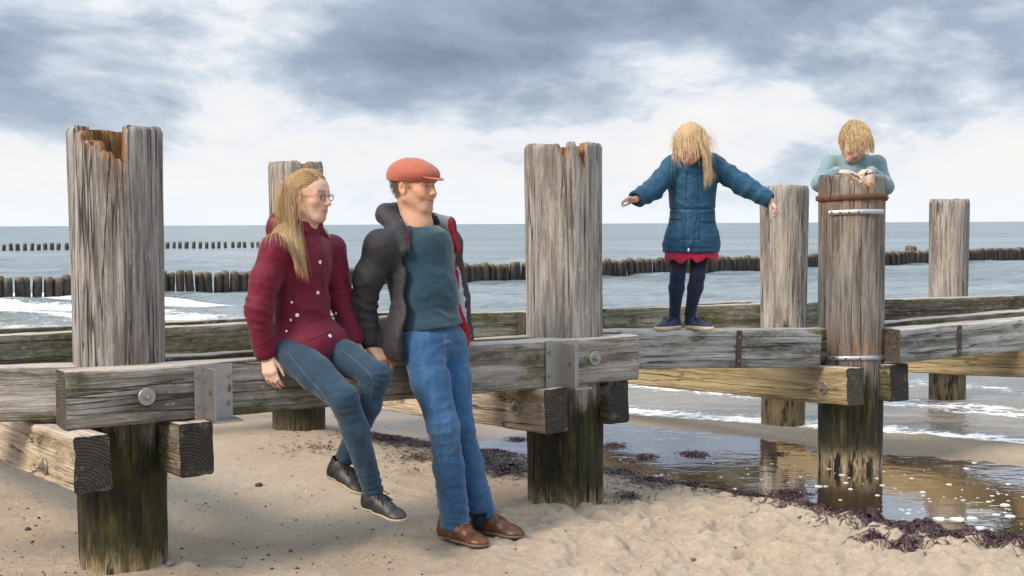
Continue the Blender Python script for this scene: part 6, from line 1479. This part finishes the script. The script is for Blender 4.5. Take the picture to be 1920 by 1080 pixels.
# stones and shell grit
def stone_mesh(seed):
    rs_ = np.random.RandomState(seed); bm = bmesh.new(); bmesh.ops.create_icosphere(bm, subdivisions=2, radius=1.0)
    for v in bm.verts: v.co = v.co * (1 + 0.16 * (vnoise(np.array([[*(v.co * 1.3)]]) + seed * 7.1, seed)[0] - 0.5) * 2); v.co.z *= 0.6
    me = bpy.data.meshes.new('stone'); bm.to_mesh(me); bm.free(); me.polygons.foreach_set('use_smooth', np.ones(len(me.polygons), dtype=bool)); return me
def stone_mat(name, col):
    m, nt, bs = new_mat(name); n = nt.noise(nt.coord('Object'), 3, 4, 0.6); P(nt, bs, Base_Color=nt.mix(n, tuple(c * 0.6 for c in col), tuple(min(1, c * 1.4) for c in col)), Roughness=0.75, Normal=nt.bump(n, 0.3, 0.1)); return m
SM = [stone_mesh(k) for k in range(4)]
for (px, py, r_, col, lab) in ((485, 910, 0.022, (0.05, 0.052, 0.055), 'dark flat pebble on the sand under the woman\'s shoes'), (318, 1062, 0.020, (0.22, 0.22, 0.23), 'grey stone at the foot of the post with the hole'), (52, 995, 0.017, (0.06, 0.06, 0.065), 'small dark pebble under the pale cross beam'), (140, 1000, 0.010, (0.30, 0.27, 0.24), 'tiny pale pebble near the post with the hole'), (545, 1035, 0.012, (0.10, 0.09, 0.08), 'small brown pebble in the open sand'), (1300, 1052, 0.012, (0.12, 0.10, 0.09), 'small dark pebble in trampled sand')):
    p0 = gp(px, py, 0.0); m_ = stone_mat('stone_surface', col); me = SM[int(px) % 4].copy(); me.materials.append(m_)
    o = bpy.data.objects.new('pebble', me); COL.objects.link(o); o.location = (p0.x, p0.y, sand_z(p0.x, p0.y) + r_ * 0.25); o.scale = (r_, r_ * 0.8, r_); o.rotation_euler = (0, 0, px); tag(o, lab, 'pebble')
V = []; F = []; CC = []
for _ in range(900):
    if rsw.rand() < 0.65: px, py = rsw.uniform(-60, 760), rsw.uniform(800, 1090)
    else: px, py = rsw.uniform(-100, 2000), rsw.uniform(860, 1090)
    p0 = gp(px, py, 0.0); r_ = abs(rsw.normal(0, 0.0035)) + 0.0018
    b0 = len(V); q = [(1, 0, 0), (0, 1, 0), (-1, 0, 0), (0, -1, 0), (0, 0, 0.8), (0, 0, -0.6)]; rz = rsw.uniform(0, 6); sc_ = rsw.uniform(0.6, 1.4, 3); zz = None
    for v in q:
        x = v[0] * sc_[0] * r_; y = v[1] * sc_[1] * r_; V.append((p0.x + x * math.cos(rz) - y * math.sin(rz), p0.y + x * math.sin(rz) + y * math.cos(rz), v[2] * r_ * sc_[2] * 0.8 + 0.001))
    for f in ((0, 1, 4), (1, 2, 4), (2, 3, 4), (3, 0, 4), (1, 0, 5), (2, 1, 5), (3, 2, 5), (0, 3, 5)): F.append(tuple(b0 + i for i in f))
    c = [(0.05, 0.045, 0.045), (0.10, 0.045, 0.04), (0.55, 0.50, 0.45), (0.16, 0.14, 0.12), (0.03, 0.02, 0.02)][rsw.randint(5)]; CC += [c] * 6
V = np.array(V); base = np.repeat(sand_h(V[::6, 0], V[::6, 1]), 6); V[:, 2] += base
o = mesh_obj('shell_grit', V, F, col_mat('grit_surface', 0.8)); set_color(o, 'Col', np.array(CC)); tag(o, 'small stones, shell bits and weed crumbs scattered over the sand', 'grit', kind='stuff')
print('scene built in %.1f s' % (time.time() - T0))
